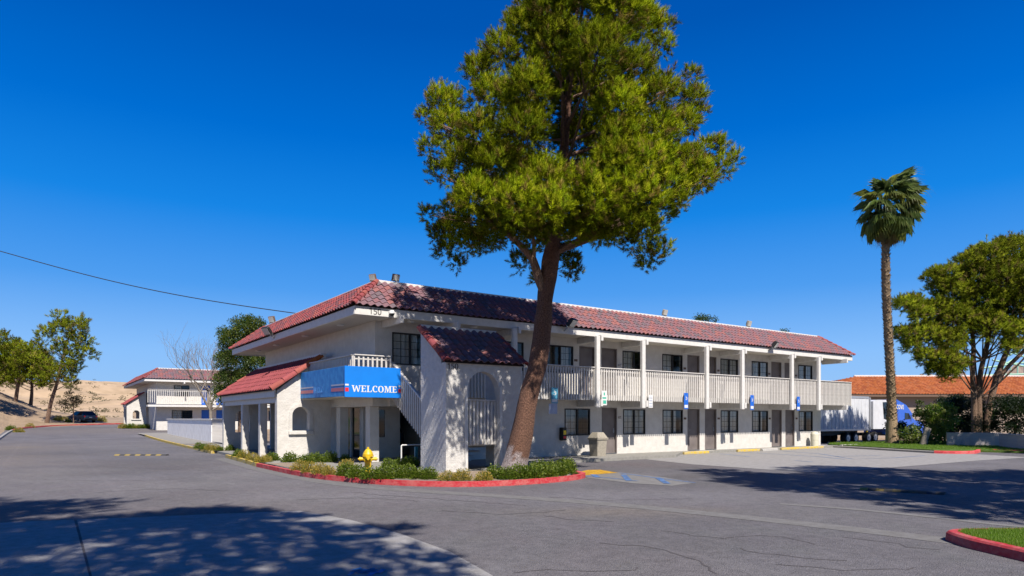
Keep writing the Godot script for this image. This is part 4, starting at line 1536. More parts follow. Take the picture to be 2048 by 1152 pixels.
func leaf_clump(sd: int, n: int, spread: float, ll: float, lw: float) -> MB:
	var r := RandomNumberGenerator.new()
	r.seed = sd
	var b := MB.new()
	for i in n:
		var d := Vector3(r.randfn(), r.randf_range(-0.1, 1.4), r.randfn()).normalized()
		var p := Vector3(r.randfn(), r.randfn() + 0.5, r.randfn()) * spread * 0.45
		var s := d.cross(Vector3(r.randfn(), r.randfn(), r.randfn())).normalized()
		var f := s.cross(d)
		var g := r.randf_range(0.75, 1.25)
		b.col = Color(g, g, g)
		var m := p + d * ll * 0.5
		var e := p + d * ll - UP * ll * 0.12
		b.tri(p, m + s * lw + f * lw * 0.3, e)
		b.tri(p, e, m - s * lw + f * lw * 0.3)
	return b

func leafy(root: Node3D, called: String, lobes: Array, density: float, size: float, sd: int, tint: Array, clump: MB) -> void:
	var r := RandomNumberGenerator.new()
	r.seed = sd
	var cp := crown_points(r, lobes, density, size, tint)
	multi(root, called, clump.mesh(), M.leaf, cp[0], cp[1]).set_meta("kind", "stuff")

func main_pine() -> void:
	var T := 19.2
	var root := thing("pine_tree", "tall leaning pine with bushy yellow green crown in the red kerbed bed", "tree", at(1026, 947, T))
	var trunk := []
	for p in [[1018, 958, 0.43], [1031, 925, 0.36], [1043, 870, 0.315], [1056, 800, 0.295], [1071, 740, 0.285], [1082, 680, 0.275], [1089, 620, 0.262], [1094, 575, 0.215], [1104, 500, 0.18], [1115, 420, 0.155], [1124, 340, 0.13], [1132, 240, 0.10], [1142, 130, 0.075], [1155, 10, 0.05], [1165, -80, 0.03]]:
		trunk.append([at(p[0], p[1], T), p[2] * 0.87])
	var spec := [[1190, -130, 60], [1180, -80, 85], [1110, -40, 70], [1240, -30, 75],
		[1180, -60, 100], [1100, 20, 80], [1235, 20, 80], [1295, 50, 50], [1052, 60, 58], [1322, 95, 36], [1335, 50, 20], [1005, 105, 50], [1120, 100, 80], [1195, 110, 80], [1265, 140, 60],
		[958, 142, 40], [985, 195, 58], [1060, 185, 75], [1150, 195, 80], [1235, 215, 75], [1320, 190, 55], [1383, 152, 26], [1385, 200, 32], [1395, 190, 26],
		[882, 205, 45], [850, 235, 24], [895, 258, 50], [955, 268, 58], [1050, 265, 70], [1150, 278, 70], [1240, 285, 70], [1315, 265, 58], [1370, 245, 42], [1405, 225, 18],
		[862, 300, 34], [930, 325, 60], [1000, 335, 70], [1080, 365, 80], [1160, 365, 55], [1235, 335, 72], [1300, 325, 68], [1370, 325, 52], [1418, 300, 36], [1468, 318, 22],
		[882, 348, 36], [950, 395, 58], [1030, 405, 70], [1100, 415, 60], [1200, 400, 75], [1275, 395, 72], [1345, 375, 58], [1400, 355, 46], [1440, 338, 34], [1360, 405, 34], [1440, 290, 22],
		[858, 430, 24], [905, 460, 46], [945, 485, 44], [890, 505, 30], [915, 528, 22], [990, 470, 44], [1055, 460, 46], [1215, 460, 48], [1285, 462, 46], [1300, 512, 38], [1328, 498, 22], [1290, 535, 16], [1170, 455, 40], [1260, 490, 26]]
	var r := RandomNumberGenerator.new()
	r.seed = 77
	var lobes := []
	for s in spec:
		var k := clampf(1.0 - pow((s[0] - 1140.0) / 350.0, 2.0), 0.0, 1.0)
		var D := sqrt(k) * 3.8
		var low: bool = s[1] > 425
		var many := [0.0] if s[2] < 40 else ([-0.72, 0.62] if not low else [0.1, 0.7])
		if s[2] > 65:
			many = [-0.78, 0.05, 0.72]
		if s[0] > 1085 and s[0] < 1190 and s[1] > 165 and s[1] < 300:
			many = [0.2, 0.75]
		if s[1] > 315 and s[1] < 425 and s[0] > 940 and s[0] < 1300 and s[2] > 56:
			many = [-0.88, -0.35, 0.65]
		for f in many:
			var t: float = T + D * (f + r.randf_range(-0.14, 0.14))
			if low:
				t += 0.6
			if s[0] < 935:
				t += 1.3
			var px: float = s[0] + (0.0 if f < -0.6 or s[2] < 40 else r.randf_range(-14, 14))
			lobes.append([at(px, s[1], t), s[2] / F * t * 0.79, 0.9])
	for s in [[1045, 525, 28, 20.4], [1130, 520, 34, 20.8], [1145, 545, 22, 20.8], [1075, 560, 14, 20.2], [1110, 480, 40, 21.2], [1040, 440, 46, 17.2], [1085, 443, 44, 17.0], [1072, 478, 26, 17.3], [1130, 440, 40, 17.2], [1180, 445, 44, 17.3], [1230, 442, 44, 17.5], [1280, 440, 40, 17.9], [985, 440, 40, 18.2], [1020, 468, 30, 17.8], [942, 438, 36, 19.6], [1205, 470, 28, 17.9], [1150, 468, 26, 17.6], [1325, 425, 30, 18.2], [905, 420, 26, 20.2], [880, 470, 26, 21.0]]:
		lobes.append([at(s[0], s[1], s[3]), s[2] / F * s[3], 0.9])
	pine(root, trunk, lobes, 560.0, 0.19, 101)
	var lm := MB.new()
	var lp := [at(1096, 598, T), at(1078, 560, T - 0.15), at(1066, 520, T - 0.3), at(1035, 485, T - 0.5), at(995, 452, T - 0.7), at(950, 420, T - 0.8)]
	lm.tube(smooth_line(lp, 0.2), smooth_rad(lp, 0.2, 0.15, 0.04), 10)
	part(root, "limb", lm, M.bark)
	var l2 := MB.new()
	var lq := [at(1066, 520, T - 0.3), at(1068, 490, T - 0.5), at(1060, 440, T - 1.0)]
	l2.tube(smooth_line(lq, 0.2), smooth_rad(lq, 0.2, 0.08, 0.03), 8)
	part(root, "limb", l2, M.bark)

func smooth_rad(pts: Array, step: float, r0: float, r1: float) -> Array:
	var n := smooth_line(pts, step).size()
	var out := []
	for i in n:
		out.append(lerpf(r0, r1, float(i) / (n - 1)))
	return out

# a pine of a given height and spread, seeded
func free_pine(label: String, base: Vector3, h: float, crown0: float, R: float, lean: Vector3, sd: int, n: int, density: float, size: float, group := "", tr := 0.22) -> void:
	var root := thing("pine_tree", label, "tree", base, group)
	var r := RandomNumberGenerator.new()
	r.seed = sd
	var trunk := []
	for i in 6:
		var k := i / 5.0
		trunk.append([base + UP * h * 0.94 * k + lean * k + Vector3(r.randfn(), 0, r.randfn()) * 0.12 * h / 12.0 * (1 if i > 0 else 0) - (UP * 0.25 if i == 0 else Vector3.ZERO), lerpf(tr, 0.03, k)])
	var lobes := []
	for i in n:
		var k := (i + 0.5) / n
		var y := lerpf(crown0, h - R * 0.15, k)
		var w := R * (0.42 + 0.58 * sin(PI * clampf(k * 0.85 + 0.18, 0, 1)))
		var a := i * 2.39996 + r.randf_range(-0.4, 0.4)
		var q := w * sqrt(r.randf_range(0.12, 1.0)) * 0.82
		var ax: Vector3 = lean * (y / h)
		lobes.append([base + ax + Vector3(cos(a) * q, y + r.randf_range(-0.3, 0.3), sin(a) * q), R * r.randf_range(0.15, 0.33), 0.8])
	pine(root, trunk, lobes, density, size, sd + 3, false, PINE_FAR)

func shrub_meshes() -> void:
	for i in 3:
		M["shrub%d" % i] = shrub_shape(200 + i, Color(0.085, 0.145, 0.014), Color(0.21, 0.25, 0.03), false).mesh()
		M["gold%d" % i] = shrub_shape(210 + i, Color(0.42, 0.30, 0.03), Color(0.60, 0.42, 0.12), true).mesh()

func shrub_shape(sd: int, a: Color, b: Color, spiky: bool) -> MB:
	var r := RandomNumberGenerator.new()
	r.seed = sd
	var mb := MB.new()
	for i in 12:
		var q := Vector3(r.randfn(), 0, r.randfn()) * 0.1
		mb.col = Color(0.1, 0.07, 0.04)
		mb.tube([Vector3(q.x * 0.3, -0.03, q.z * 0.3), q + UP * 0.3], [0.012, 0.006], 4, false)
	for i in 900:
		var d := Vector3(r.randfn(), absf(r.randfn()) * 0.9 - 0.15, r.randfn()).normalized()
		var rr := pow(r.randf(), 0.33) * (0.85 + 0.35 * wob.get_noise_3d(d.x * 90 + sd * 10, d.y * 90, d.z * 90))
		var p := Vector3(d.x * 0.5, maxf(d.y, -0.05) * 0.72 + 0.06, d.z * 0.5) * rr
		var ax := (d + UP * 0.7 + Vector3(r.randfn(), r.randfn(), r.randfn()) * 0.45).normalized()
		var s := ax.cross(Vector3(r.randfn(), r.randfn(), r.randfn())).normalized()
		var f := s.cross(ax)
		var l := (0.15 if spiky else 0.10) * r.randf_range(0.6, 1.2)
		var w := (0.017 if spiky else 0.036) * r.randf_range(0.7, 1.2)
		mb.col = a.lerp(b, r.randf()) * r.randf_range(0.75, 1.15)
		if spiky and r.randf() < 0.3:
			mb.col = Color(0.12, 0.17, 0.03)
		var m := p + ax * l * 0.5
		mb.tri(p, m + s * w + f * w * 0.4, p + ax * l)
		mb.tri(p, p + ax * l, m - s * w + f * w * 0.4)
	return mb

func shrub(where: Vector3, width: float, gold: bool, label: String, group: String) -> void:
	var root := thing("low_shrub", label, "shrub", where, group)
	var k := "%s%d" % ["gold" if gold else "shrub", rng.randi() % 3]
	inst(root, "foliage", M[k], M.leaf, Transform3D(Basis(UP, rng.randf() * TAU).scaled(Vector3(width, width * rng.randf_range(0.66, 0.86), width)), where))

func shrubs() -> void:
	for p in [[545, 921, 30], [580, 924, 34], [612, 927, 36], [632, 924, 36], [660, 924, 34], [692, 952, 44], [715, 955, 46], [742, 958, 46], [768, 958, 48], [792, 956, 48], [817, 956, 46], [838, 957, 46], [858, 958, 42], [778, 936, 36], [800, 934, 38], [820, 933, 40], [990, 957, 46], [1014, 958, 48], [1040, 957, 50], [1066, 956, 50], [1090, 954, 50], [1112, 951, 50], [1132, 947, 46], [1080, 945, 40], [1106, 942, 42], [1130, 938, 40], [690, 921, 22]]:
		var w := gpt(p[0], p[1], 0.12)
		var t = F * (EYE - 0.12) / (p[1] - YH)
		var g := "green leafy low shrub beside the pine trunk behind the red kerb"
		if p[0] < 670 or p[1] < 925:
			g = "green leafy low shrub at the foot of the arched porch wall"
		elif p[0] < 750:
			g = "green leafy low shrub at the foot of the yellow hydrant"
		elif p[0] < 900:
			g = "green leafy low shrub between the hydrant and the stair tower"
		shrub(w, p[2] / F * t * 1.05, false, g, g.replace("green leafy low shrub", "green shrubs"))
	for p in [[600, 941, 36], [622, 945, 40], [642, 948, 38], [658, 950, 30], [694, 936, 36], [895, 961, 38], [925, 961, 40], [967, 961, 38], [520, 925, 26], [506, 921, 28], [532, 924, 24]]:
		var w := gpt(p[0], p[1], 0.12)
		var t = F * (EYE - 0.12) / (p[1] - YH)
		var g := "yellowing spiky low shrub below the stair tower front"
		if p[0] < 560:
			g = "yellowing spiky low shrub where the yellow kerb meets the red"
		elif p[0] < 720:
			g = "yellowing spiky low shrub between the porch wall and the hydrant"
		shrub(w, p[2] / F * t * 1.05, true, g, g.replace("yellowing spiky low shrub", "yellowing shrubs"))
	for p in [[478, 913, 26, 0], [488, 916, 28, 1], [460, 901, 20, 0]]:
		var w := gpt(p[0], p[1], 0.12)
		var t = F * (EYE - 0.12) / (p[1] - YH)
		shrub(w, p[2] / F * t * 1.05, p[3] == 1, "small shrub at the foot of the porch posts behind the yellow kerb", "shrubs by the porch posts")
	for p in [[398, 897, 20, 0], [410, 899, 20, 0], [420, 900, 22, 1], [432, 901, 22, 1], [440, 901, 16, 0]]:
		var w := gpt(p[0], p[1], 0.14)
		var t = F * (EYE - 0.14) / (p[1] - YH)
		shrub(w, p[2] / F * t * 1.05, p[3] == 1, "low shrub beside the picket panel of the white wall", "shrubs by the white wall")
	for i in 9:
		var w := P(7.2 + 0.42 * i, 0, 84.6 - 0.05 * i)
		w.y = gy(w.x, -w.z) + 0.02
		shrub(w, 1.0, i % 3 == 0, "low shrub at the foot of the far white porch", "shrubs by the far porch")
	for p in [[38, 838, 62.0, 1.2], [22, 832, 66.0, 1.3], [60, 842, 72.0, 1.2], [116, 843, 84.0, 1.5], [128, 842, 86.0, 1.5], [136, 843, 84.0, 1.2], [193, 842, 92.0, 1.6], [203, 841, 92.0, 1.8]]:
		var w := at(p[0], p[1], p[2])
		w.y = gy(w.x, -w.z) + bank(w.x, -w.z) - 0.02
		shrub(w, p[3] * 0.8, rng.randf() < 0.5, "dry roadside shrub below the sandy slope", "roadside shrubs on the far bank")

func palm() -> void:
	var T := 43.0
	var base := at(1785, 889, T)
	base.y = 0.05
	var root := thing("fan_palm", "very tall fan palm with rough trunk beside the parked truck", "palm", base)
	var pts := [base - UP * 0.3, at(1784, 870, T), at(1783, 800, T), at(1778, 700, T), at(1773, 600, T), at(1771, 520, T), at(1773, 460, T), at(1775, 410, T)]
	var line := smooth_line(pts, 0.5)
	var rad := []
	for i in line.size():
		var k := float(i) / (line.size() - 1)
		rad.append(lerpf(0.42, 0.25, clampf(k * 6, 0, 1)) if k < 0.17 else lerpf(0.25, 0.21, k))
	var mb := MB.new()
	mb.tube(line, rad, 14)
	part(root, "trunk", mb, M.palm_bark)
	var r := RandomNumberGenerator.new()
	r.seed = 31
	var boots := MB.new()
	for i in 900:
		var k := 0.1 + 0.9 * i / 900.0
		var x := k * (line.size() - 1)
		var j := mini(int(x), line.size() - 2)
		var p: Vector3 = line[j].lerp(line[j + 1], x - j)
		var a := i * 2.39996
		var d := Vector3(cos(a), 0, sin(a))
		var s := d.cross(UP)
		var rr: float = lerpf(rad[j], rad[j + 1], x - j)
		var hgt := r.randf_range(0.12, 0.24)
		boots.col = Color(1, 1, 1)
		var q := p + d * (rr - 0.02)
		var tip := q + d * r.randf_range(0.06, 0.13) + UP * hgt
		boots.oquad(q - s * 0.085, q + s * 0.085, tip + s * 0.035, tip - s * 0.035, q - d)
		boots.oquad(q - s * 0.085 + UP * 0.05, q + s * 0.085 + UP * 0.05, tip + s * 0.035, tip - s * 0.035, q + d)
	part(root, "leaf_bases", boots, M.palm_bark)
	var top: Vector3 = line[-1]
	var shapes := []
	for i in 4:
		shapes.append(fan(300 + i, i == 3))
	for i in 46:
		var k := i / 45.0
		var a := i * 2.39996 + r.randf_range(-0.2, 0.2)
		var el := lerpf(1.25, -1.3, pow(k, 0.75))
		var dead := k > 0.8
		var m: Material = M.dead_frond if dead else (M.frond if i % 3 else M.frond2)
		var x := Basis(UP, a) * Basis(Vector3(0, 0, 1), el)
		var sc := r.randf_range(0.95, 1.35) * (0.8 if dead else 1.0)
		inst(root, "frond", shapes[3 if dead else i % 3], m, Transform3D(x.scaled_local(Vector3(sc, sc, sc)), top + UP * (lerpf(0.35, -0.9, k))))

# fan leaf along +x
func fan(sd: int, dead: bool) -> Mesh:
	var r := RandomNumberGenerator.new()
	r.seed = sd
	var mb := MB.new()
	var pet := 0.85
	mb.tube([Vector3.ZERO, Vector3(pet * 0.5, 0.05, 0), Vector3(pet, 0.02, 0)], [0.03, 0.022, 0.014], 5, false)
	var n := 26
	for i in n:
		var a := lerpf(-1.75, 1.75, float(i) / (n - 1)) * (0.55 if dead else 1.0)
		var l := 0.95 * (0.75 + 0.25 * cos(a)) * r.randf_range(0.9, 1.05)
		var d := Vector3(cos(a), 0, sin(a))
		var s := Vector3(-sin(a), 0, cos(a))
		var o := Vector3(pet, 0.02, 0)
		var fold := 0.035 * (1 if i % 2 else -1)
		var m := o + d * l * 0.6 + UP * (fold - 0.04 * absf(a))
		var e := o + d * l * 0.95 + UP * (-0.22 - 0.25 * r.randf() - 0.10 * absf(a))
		if dead:
			e -= UP * 0.25
		mb.tri(o, m + s * 0.045, e)
		mb.tri(o, e, m - s * 0.045)
		var h := e + Vector3(d.x * 0.08, -0.34 * r.randf_range(0.6, 1.3), d.z * 0.08)
		mb.tri(e - s * 0.008, e + s * 0.008, h)
	return mb.mesh()

func bare_tree() -> void:
	var base := at(421, 844, 53.0)
	base.y = gy(base.x, -base.z) + 0.1
	var root := thing("bare_tree", "nearly bare pale barked tree behind the white wall", "tree", base)
	var r := RandomNumberGenerator.new()
	r.seed = 9
	var mb := MB.new()
	var tips := []
	var stack := [[base - UP * 0.2, Vector3(0, 1, 0), 2.3, 0.17, 0]]
	while stack.size() > 0:
		var s: Array = stack.pop_back()
		var a: Vector3 = s[0]
		var d: Vector3 = s[1]
		var l: float = s[2]
		var rad: float = s[3]
		var lev: int = s[4]
		var b := a + d * l
		mb.tube([a, a.lerp(b, 0.5) + Vector3(r.randfn(), r.randfn(), r.randfn()) * 0.04 * l, b], [rad, rad * 0.85, rad * 0.68], 7 if lev < 2 else 4, false)
		if lev >= 6:
			tips.append(b)
			continue
		var n := 5 if lev == 0 else (3 if lev < 4 else 2)
		for i in n:
			var q := (d * 1.1 + Vector3(r.randfn(), r.randfn() * 0.5 + 0.7, r.randfn()) * (0.7 if lev == 0 else 0.55)).normalized()
			stack.append([b, q, (1.9 if lev == 0 else l) * r.randf_range(0.66, 0.98), rad * r.randf_range(0.46, 0.62), lev + 1])
	part(root, "trunk", mb, M.grey_bark)
	var xs := []
	var cols := []
	for t in tips:
		if r.randf() < 0.22 and t.y < base.y + 4.6:
			var sc := r.randf_range(0.8, 1.4)
			xs.append(Transform3D(Basis(UP, r.randf() * TAU).scaled(Vector3(sc, sc, sc)), t))
			cols.append([Color(0.32, 0.22, 0.04), Color(0.22, 0.2, 0.03), Color(0.3, 0.16, 0.04)][r.randi() % 3])
	multi(root, "leaves", leaf_clump(401, 7, 0.16, 0.12, 0.035).mesh(), M.leaf, xs, cols).set_meta("kind", "stuff")

func other_plants() -> void:
	# green tree behind the short side of the motel
	var b := at(482, 850, 43.0)
	b.y = 0.2
	var root := thing("leafy_tree", "dense dark green leafy tree rising behind the tiled porch", "tree", b)
	var tr := MB.new()
	tr.tube([b - UP * 0.3, b + UP * 1.5, b + UP * 4.5], [0.22, 0.18, 0.06], 10)
	part(root, "trunk", tr, M.bark)
	var lobes := []
	for s in [[488, 655, 26], [515, 660, 24], [470, 680, 30], [505, 690, 32], [455, 690, 18], [450, 720, 22], [478, 725, 34], [512, 730, 30], [530, 700, 22], [455, 760, 26], [490, 765, 34], [522, 765, 28], [447, 790, 20], [470, 800, 28], [500, 805, 28], [500, 640, 10], [447, 668, 12], [530, 670, 14]]:
		for k in [-0.6, 0.7]:
			lobes.append([at(s[0], s[1], 43.0 + k), s[2] / F * 43.0, 0.9])
	leafy(root, "crown", lobes, 150, 1.0, 51, [Color(0.06, 0.105, 0.012), Color(0.10, 0.135, 0.015), Color(0.045, 0.085, 0.012), Color(0.16, 0.18, 0.02)], leaf_clump(402, 14, 0.2, 0.11, 0.03))
	bare_tree()
	# far pines on the left bank
	for p in [[93, 843, 80.0, 13.0, 4.6, 3.7, rf(3.0, 0.0), 21, 44, "leaning pine with dark trunk where the driveway turns"], [31, 806, 88.0, 7.6, 2.6, 4.1, rf(1.2, 0.0), 22, 44, "rounded pine on the sandy bank beside the driveway"], [61, 815, 92.0, 7.4, 2.8, 3.6, rf(0.6, 0.0), 23, 40, "low crowned pine on the bank behind the leaning pine"], [-14, 806, 78.0, 9.6, 3.0, 3.4, rf(0.4, 0.0), 24, 40, "pine cut by the left edge of view above the grassy bank"]]:
		var w := at(p[0], p[1], p[2])
		var gb := gy(w.x, -w.z) + bank(w.x, -w.z)
		w.y = gb
		free_pine(p[9], w, p[3], p[4], p[5], p[6], p[7], p[8], 62.0, 0.4, "pines on the left bank", 0.26)
	var st := at(147, 843, 82.0)
	st.y = gy(st.x, -st.z)
	var sap := thing("young_tree", "slender young tree with sparse dark leaves near the parked car", "tree", st)
	var sm_ := MB.new()
	sm_.tube([st - UP * 0.2, st + UP * 1.6, st + UP * 3.2], [0.07, 0.06, 0.03], 7)
	part(sap, "trunk", sm_, M.bark)
	var sl := []
	for s in [[147, 802, 10], [155, 808, 9], [135, 806, 9], [128, 812, 8], [160, 800, 8], [140, 790, 8], [120, 808, 6]]:
		sl.append([at(s[0], s[1], 82.0), s[2] / F * 82.0, 0.7])
	leafy(sap, "crown", sl, 70, 1.2, 55, [Color(0.09, 0.08, 0.04), Color(0.07, 0.075, 0.03), Color(0.12, 0.07, 0.04)], leaf_clump(404, 9, 0.25, 0.13, 0.04))
	# big spreading pine on the right, several stems
	var T := 47.0
	var rb := at(1958, 880, T)
	rb.y = -0.05
	var rp := thing("pine_tree", "wide multi stemmed pine behind the low block wall", "tree", rb)
	var stems := [[[1950, 880, 0.36], [1948, 800, 0.30], [1945, 740, 0.26], [1947, 690, 0.22], [1940, 640, 0.16], [1935, 580, 0.08]], [[1958, 880, 0.38], [1957, 800, 0.34], [1962, 740, 0.26], [1975, 690, 0.2], [1985, 630, 0.14], [1990, 560, 0.06]], [[1968, 880, 0.36], [1980, 810, 0.34], [1995, 750, 0.3], [2015, 700, 0.24], [2040, 640, 0.16], [2050, 560, 0.06]], [[1990, 770, 0.22], [2015, 735, 0.2], [2050, 700, 0.18], [2090, 660, 0.14], [2120, 610, 0.06]]]
	for s in stems:
		var mb := MB.new()
		var ctl := []
		for q in s: ctl.append(at(q[0], q[1], T))
		ctl[0].y = minf(ctl[0].y, 0.0) if s[0][1] > 850 else ctl[0].y
		var line := smooth_line(ctl, 0.5)
		var rad := []
		for i in line.size():
			var k = float(i) / (line.size() - 1) * (s.size() - 1)
			var j := mini(int(k), s.size() - 2)
			rad.append(lerpf(s[j][2], s[j + 1][2], k - j) * 0.68)
		mb.tube(line, rad, 10)
		part(rp, "stem", mb, M.bark)
	var ln := [at(1957, 800, T), at(1965, 720, T), at(1975, 660, T), at(1985, 600, T)]
	lobes = []
	for s in [[2035, 495, 34], [1985, 510, 34], [1945, 520, 26], [1960, 550, 40], [2015, 550, 46], [2060, 540, 50], [1905, 545, 22], [1880, 540, 12], [1865, 550, 12], [1890, 570, 26], [1920, 580, 36], [1975, 600, 46], [2040, 610, 50], [1815, 605, 20], [1835, 600, 20], [1850, 625, 26], [1880, 620, 34], [1925, 635, 40], [1985, 650, 40], [2050, 660, 36], [1808, 665, 18], [1835, 665, 24], [1870, 665, 30], [1910, 680, 34], [1830, 690, 18], [1860, 710, 22], [1895, 715, 28], [1920, 725, 24], [1875, 735, 16], [1905, 745, 18], [2090, 580, 50], [2110, 520, 40], [2120, 640, 44], [2030, 690, 20], [1955, 500, 12], [2010, 485, 14]]:
		for k in [-1.8, 0.0, 1.6]:
			lobes.append([at(s[0] - 8, s[1] + 4, T + k + rng.randf_range(-0.6, 0.6)), s[2] / F * T * 0.95, 0.85])
	var br := MB.new()
	for l in lobes:
		if rng.randf() < 0.5:
			limb(br, ln[rng.randi() % 4], l[0], 0.06, 0.015, 5)
	part(rp, "branches", br, M.bark)
	var rr := RandomNumberGenerator.new()
	rr.seed = 71
	var cp := crown_points(rr, lobes, 190.0, 0.32, PINE_FAR)
	multi(rp, "crown", tuft(91, 26, 0.62, 0.75, 0.04).mesh(), M.needle, cp[0], cp[1]).set_meta("kind", "stuff")
	# shrub with pale stump in front of the truck
	var sb := at(1850, 893, 41.0)
	sb.y = 0.1
	var bush := thing("large_bush", "bright green broad leaved bush with pale cut stump before the truck", "bush", sb)
	var stp := MB.new()
	stp.tube([at(1846, 894, 41.0), at(1849, 878, 41.0), at(1856, 856, 41.0)], [0.24, 0.2, 0.19], 10)
	part(bush, "stump", stp, M.pale_bark)
	lobes = []
	for s in [[1850, 835, 22], [1870, 825, 20], [1890, 818, 16], [1905, 825, 12], [1838, 822, 8], [1826, 862, 14], [1875, 850, 22], [1900, 848, 16], [1825, 870, 20], [1815, 882, 14], [1870, 870, 22], [1885, 880, 18], [1838, 880, 16], [1862, 885, 16], [1910, 840, 10], [1840, 808, 7], [1808, 872, 10]]:
		lobes.append([at(s[0], s[1], 41.6 + rng.randf_range(-0.3, 0.6)), s[2] / F * 41.0, 0.9])
	leafy(bush, "foliage", lobes, 170, 1.0, 57, [Color(0.10, 0.16, 0.02), Color(0.15, 0.19, 0.03), Color(0.06, 0.11, 0.02), Color(0.2, 0.22, 0.04)], leaf_clump(405, 10, 0.2, 0.15, 0.035))
	# dark hedge masses behind the block wall
	for i in 7:
		var p := [[1880, 875, 50.0, 48, 70], [1925, 875, 50.0, 50, 72], [1975, 878, 48.0, 52, 74], [2030, 880, 46.0, 55, 78], [2090, 885, 45.0, 60, 84], [1790, 880, 54.0, 26, 30], [1905, 830, 62.0, 46, 26]]
		var q: Array = p[i]
		var hb := at(q[0], q[1], q[2])
		hb.y = gy(hb.x, -hb.z) - 0.03
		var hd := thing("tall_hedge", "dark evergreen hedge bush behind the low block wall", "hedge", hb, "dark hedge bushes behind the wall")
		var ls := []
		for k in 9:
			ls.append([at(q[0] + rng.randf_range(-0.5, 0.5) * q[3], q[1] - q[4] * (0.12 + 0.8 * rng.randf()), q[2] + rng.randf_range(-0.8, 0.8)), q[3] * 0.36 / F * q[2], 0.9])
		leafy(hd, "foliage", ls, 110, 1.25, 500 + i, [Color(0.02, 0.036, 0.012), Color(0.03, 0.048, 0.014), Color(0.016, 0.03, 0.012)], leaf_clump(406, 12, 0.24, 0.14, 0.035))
		var hs := MB.new()
		hs.tube([hb - UP * 0.1, hb + UP * 1.6], [0.12, 0.06], 6)
		part(hd, "stem", hs, M.bark)
	# tree tops over the roof
	for p in [[1406, 641, 60.0, 17], [1571, 664, 62.0, 14]]:
		var tb := at(p[0], p[1], p[2])
		var bt := Vector3(tb.x, 0, tb.z)
		var tt := thing("leafy_tree", "round green tree top showing just above the motel roof parapet", "tree", bt, "tree tops over the roof")
		var mb := MB.new()
		mb.tube([bt - UP * 0.2, Vector3(tb.x, tb.y - 1.0, tb.z)], [0.25, 0.1], 8)
		part(tt, "trunk", mb, M.bark)
		var ls := []
		for k in 8:
			ls.append([tb + Vector3(rng.randfn() * 0.5, rng.randf_range(-2.2, 0.25), rng.randfn() * 0.5), p[3] / F * p[2] * 0.75, 0.8])
		leafy(tt, "crown", ls, 110, 1.1, 560, [Color(0.09, 0.14, 0.02), Color(0.06, 0.1, 0.015)], leaf_clump(407, 12, 0.22, 0.12, 0.03))
	# pines out of view whose shade falls on the foreground
	for p in [[-0.1, -2.2, 17.5, 8.5, 3.5, 81], [-5.2, -2.0, 18.0, 8.0, 4.4, 82], [-11.5, 0.5, 17.5, 8.0, 4.2, 85], [-5.0, -8.5, 17.0, 8.0, 4.0, 86]]:
		free_pine("tall pine behind the viewpoint shading the concrete apron", rf(p[0], p[1], -0.02), p[2], p[3], p[4], Vector3(0.3, 0, 0.2), p[5], 46, 52.0, 0.55, "pines behind the viewpoint", 0.3)
	for p in [[12.3, 7.6, 16.5, 5.0, 3.3, 83], [15.5, 10.5, 15.0, 5.0, 3.6, 84], [30.5, 27.0, 12.5, 4.0, 3.6, 87], [31.4, 33.0, 13.0, 4.0, 4.0, 89], [19.5, 9.5, 14.0, 4.5, 3.6, 88]]:
		free_pine("tall pine right of the drive shading the parking lot", rf(p[0], p[1], -0.02), p[2], p[3], p[4], Vector3(0.2, 0, 0.2), p[5], 46, 52.0, 0.55, "pines right of the drive", 0.3)

# ------------------------------------------------------------------ props
func hydrant() -> void:
	var o := gpt(736, 947, 0.12)
	var root := thing("fire_hydrant", "yellow fire hydrant among shrubs behind the red kerb", "fire hydrant", o)
	var b := MB.new()
	b.lathe(o, [[0.0, -0.02], [0.15, -0.02], [0.15, 0.03], [0.1, 0.04], [0.095, 0.3], [0.105, 0.34], [0.125, 0.36], [0.125, 0.48], [0.16, 0.49], [0.16, 0.525], [0.13, 0.535]], 20)
	part(root, "barrel", b, M.hydrant)
	var c := MB.new()
	c.lathe(o, [[0.14, 0.535], [0.15, 0.545], [0.145, 0.565], [0.12, 0.62], [0.08, 0.68], [0.045, 0.705], [0.035, 0.71], [0.035, 0.755], [0.0, 0.765]], 20)
	part(root, "bonnet", c, M.hydrant)
	var cam_dir := Vector3(-o.x, 0, -o.z).normalized()
	var side := cam_dir.cross(UP)
	for n in [[cam_dir, 0.085, 0.07], [side, 0.06, 0.08], [-side, 0.06, 0.08]]:
		var m := MB.new()
		var d: Vector3 = n[0]
		m.tube([o + UP * 0.42 + d * 0.1, o + UP * 0.42 + d * (0.12 + n[2]), o + UP * 0.42 + d * (0.13 + n[2])], [n[1] * 0.85, n[1] * 0.85, n[1]], 14, false)
		m.tube([o + UP * 0.42 + d * (0.13 + n[2]), o + UP * 0.42 + d * (0.165 + n[2]), o + UP * 0.42 + d * (0.17 + n[2])], [n[1], n[1], 0.03], 14)
		m.tube([o + UP * 0.42 + d * (0.16 + n[2]), o + UP * 0.42 + d * (0.2 + n[2])], [0.025, 0.022], 5)
		part(root, "nozzle", m, M.hydrant)

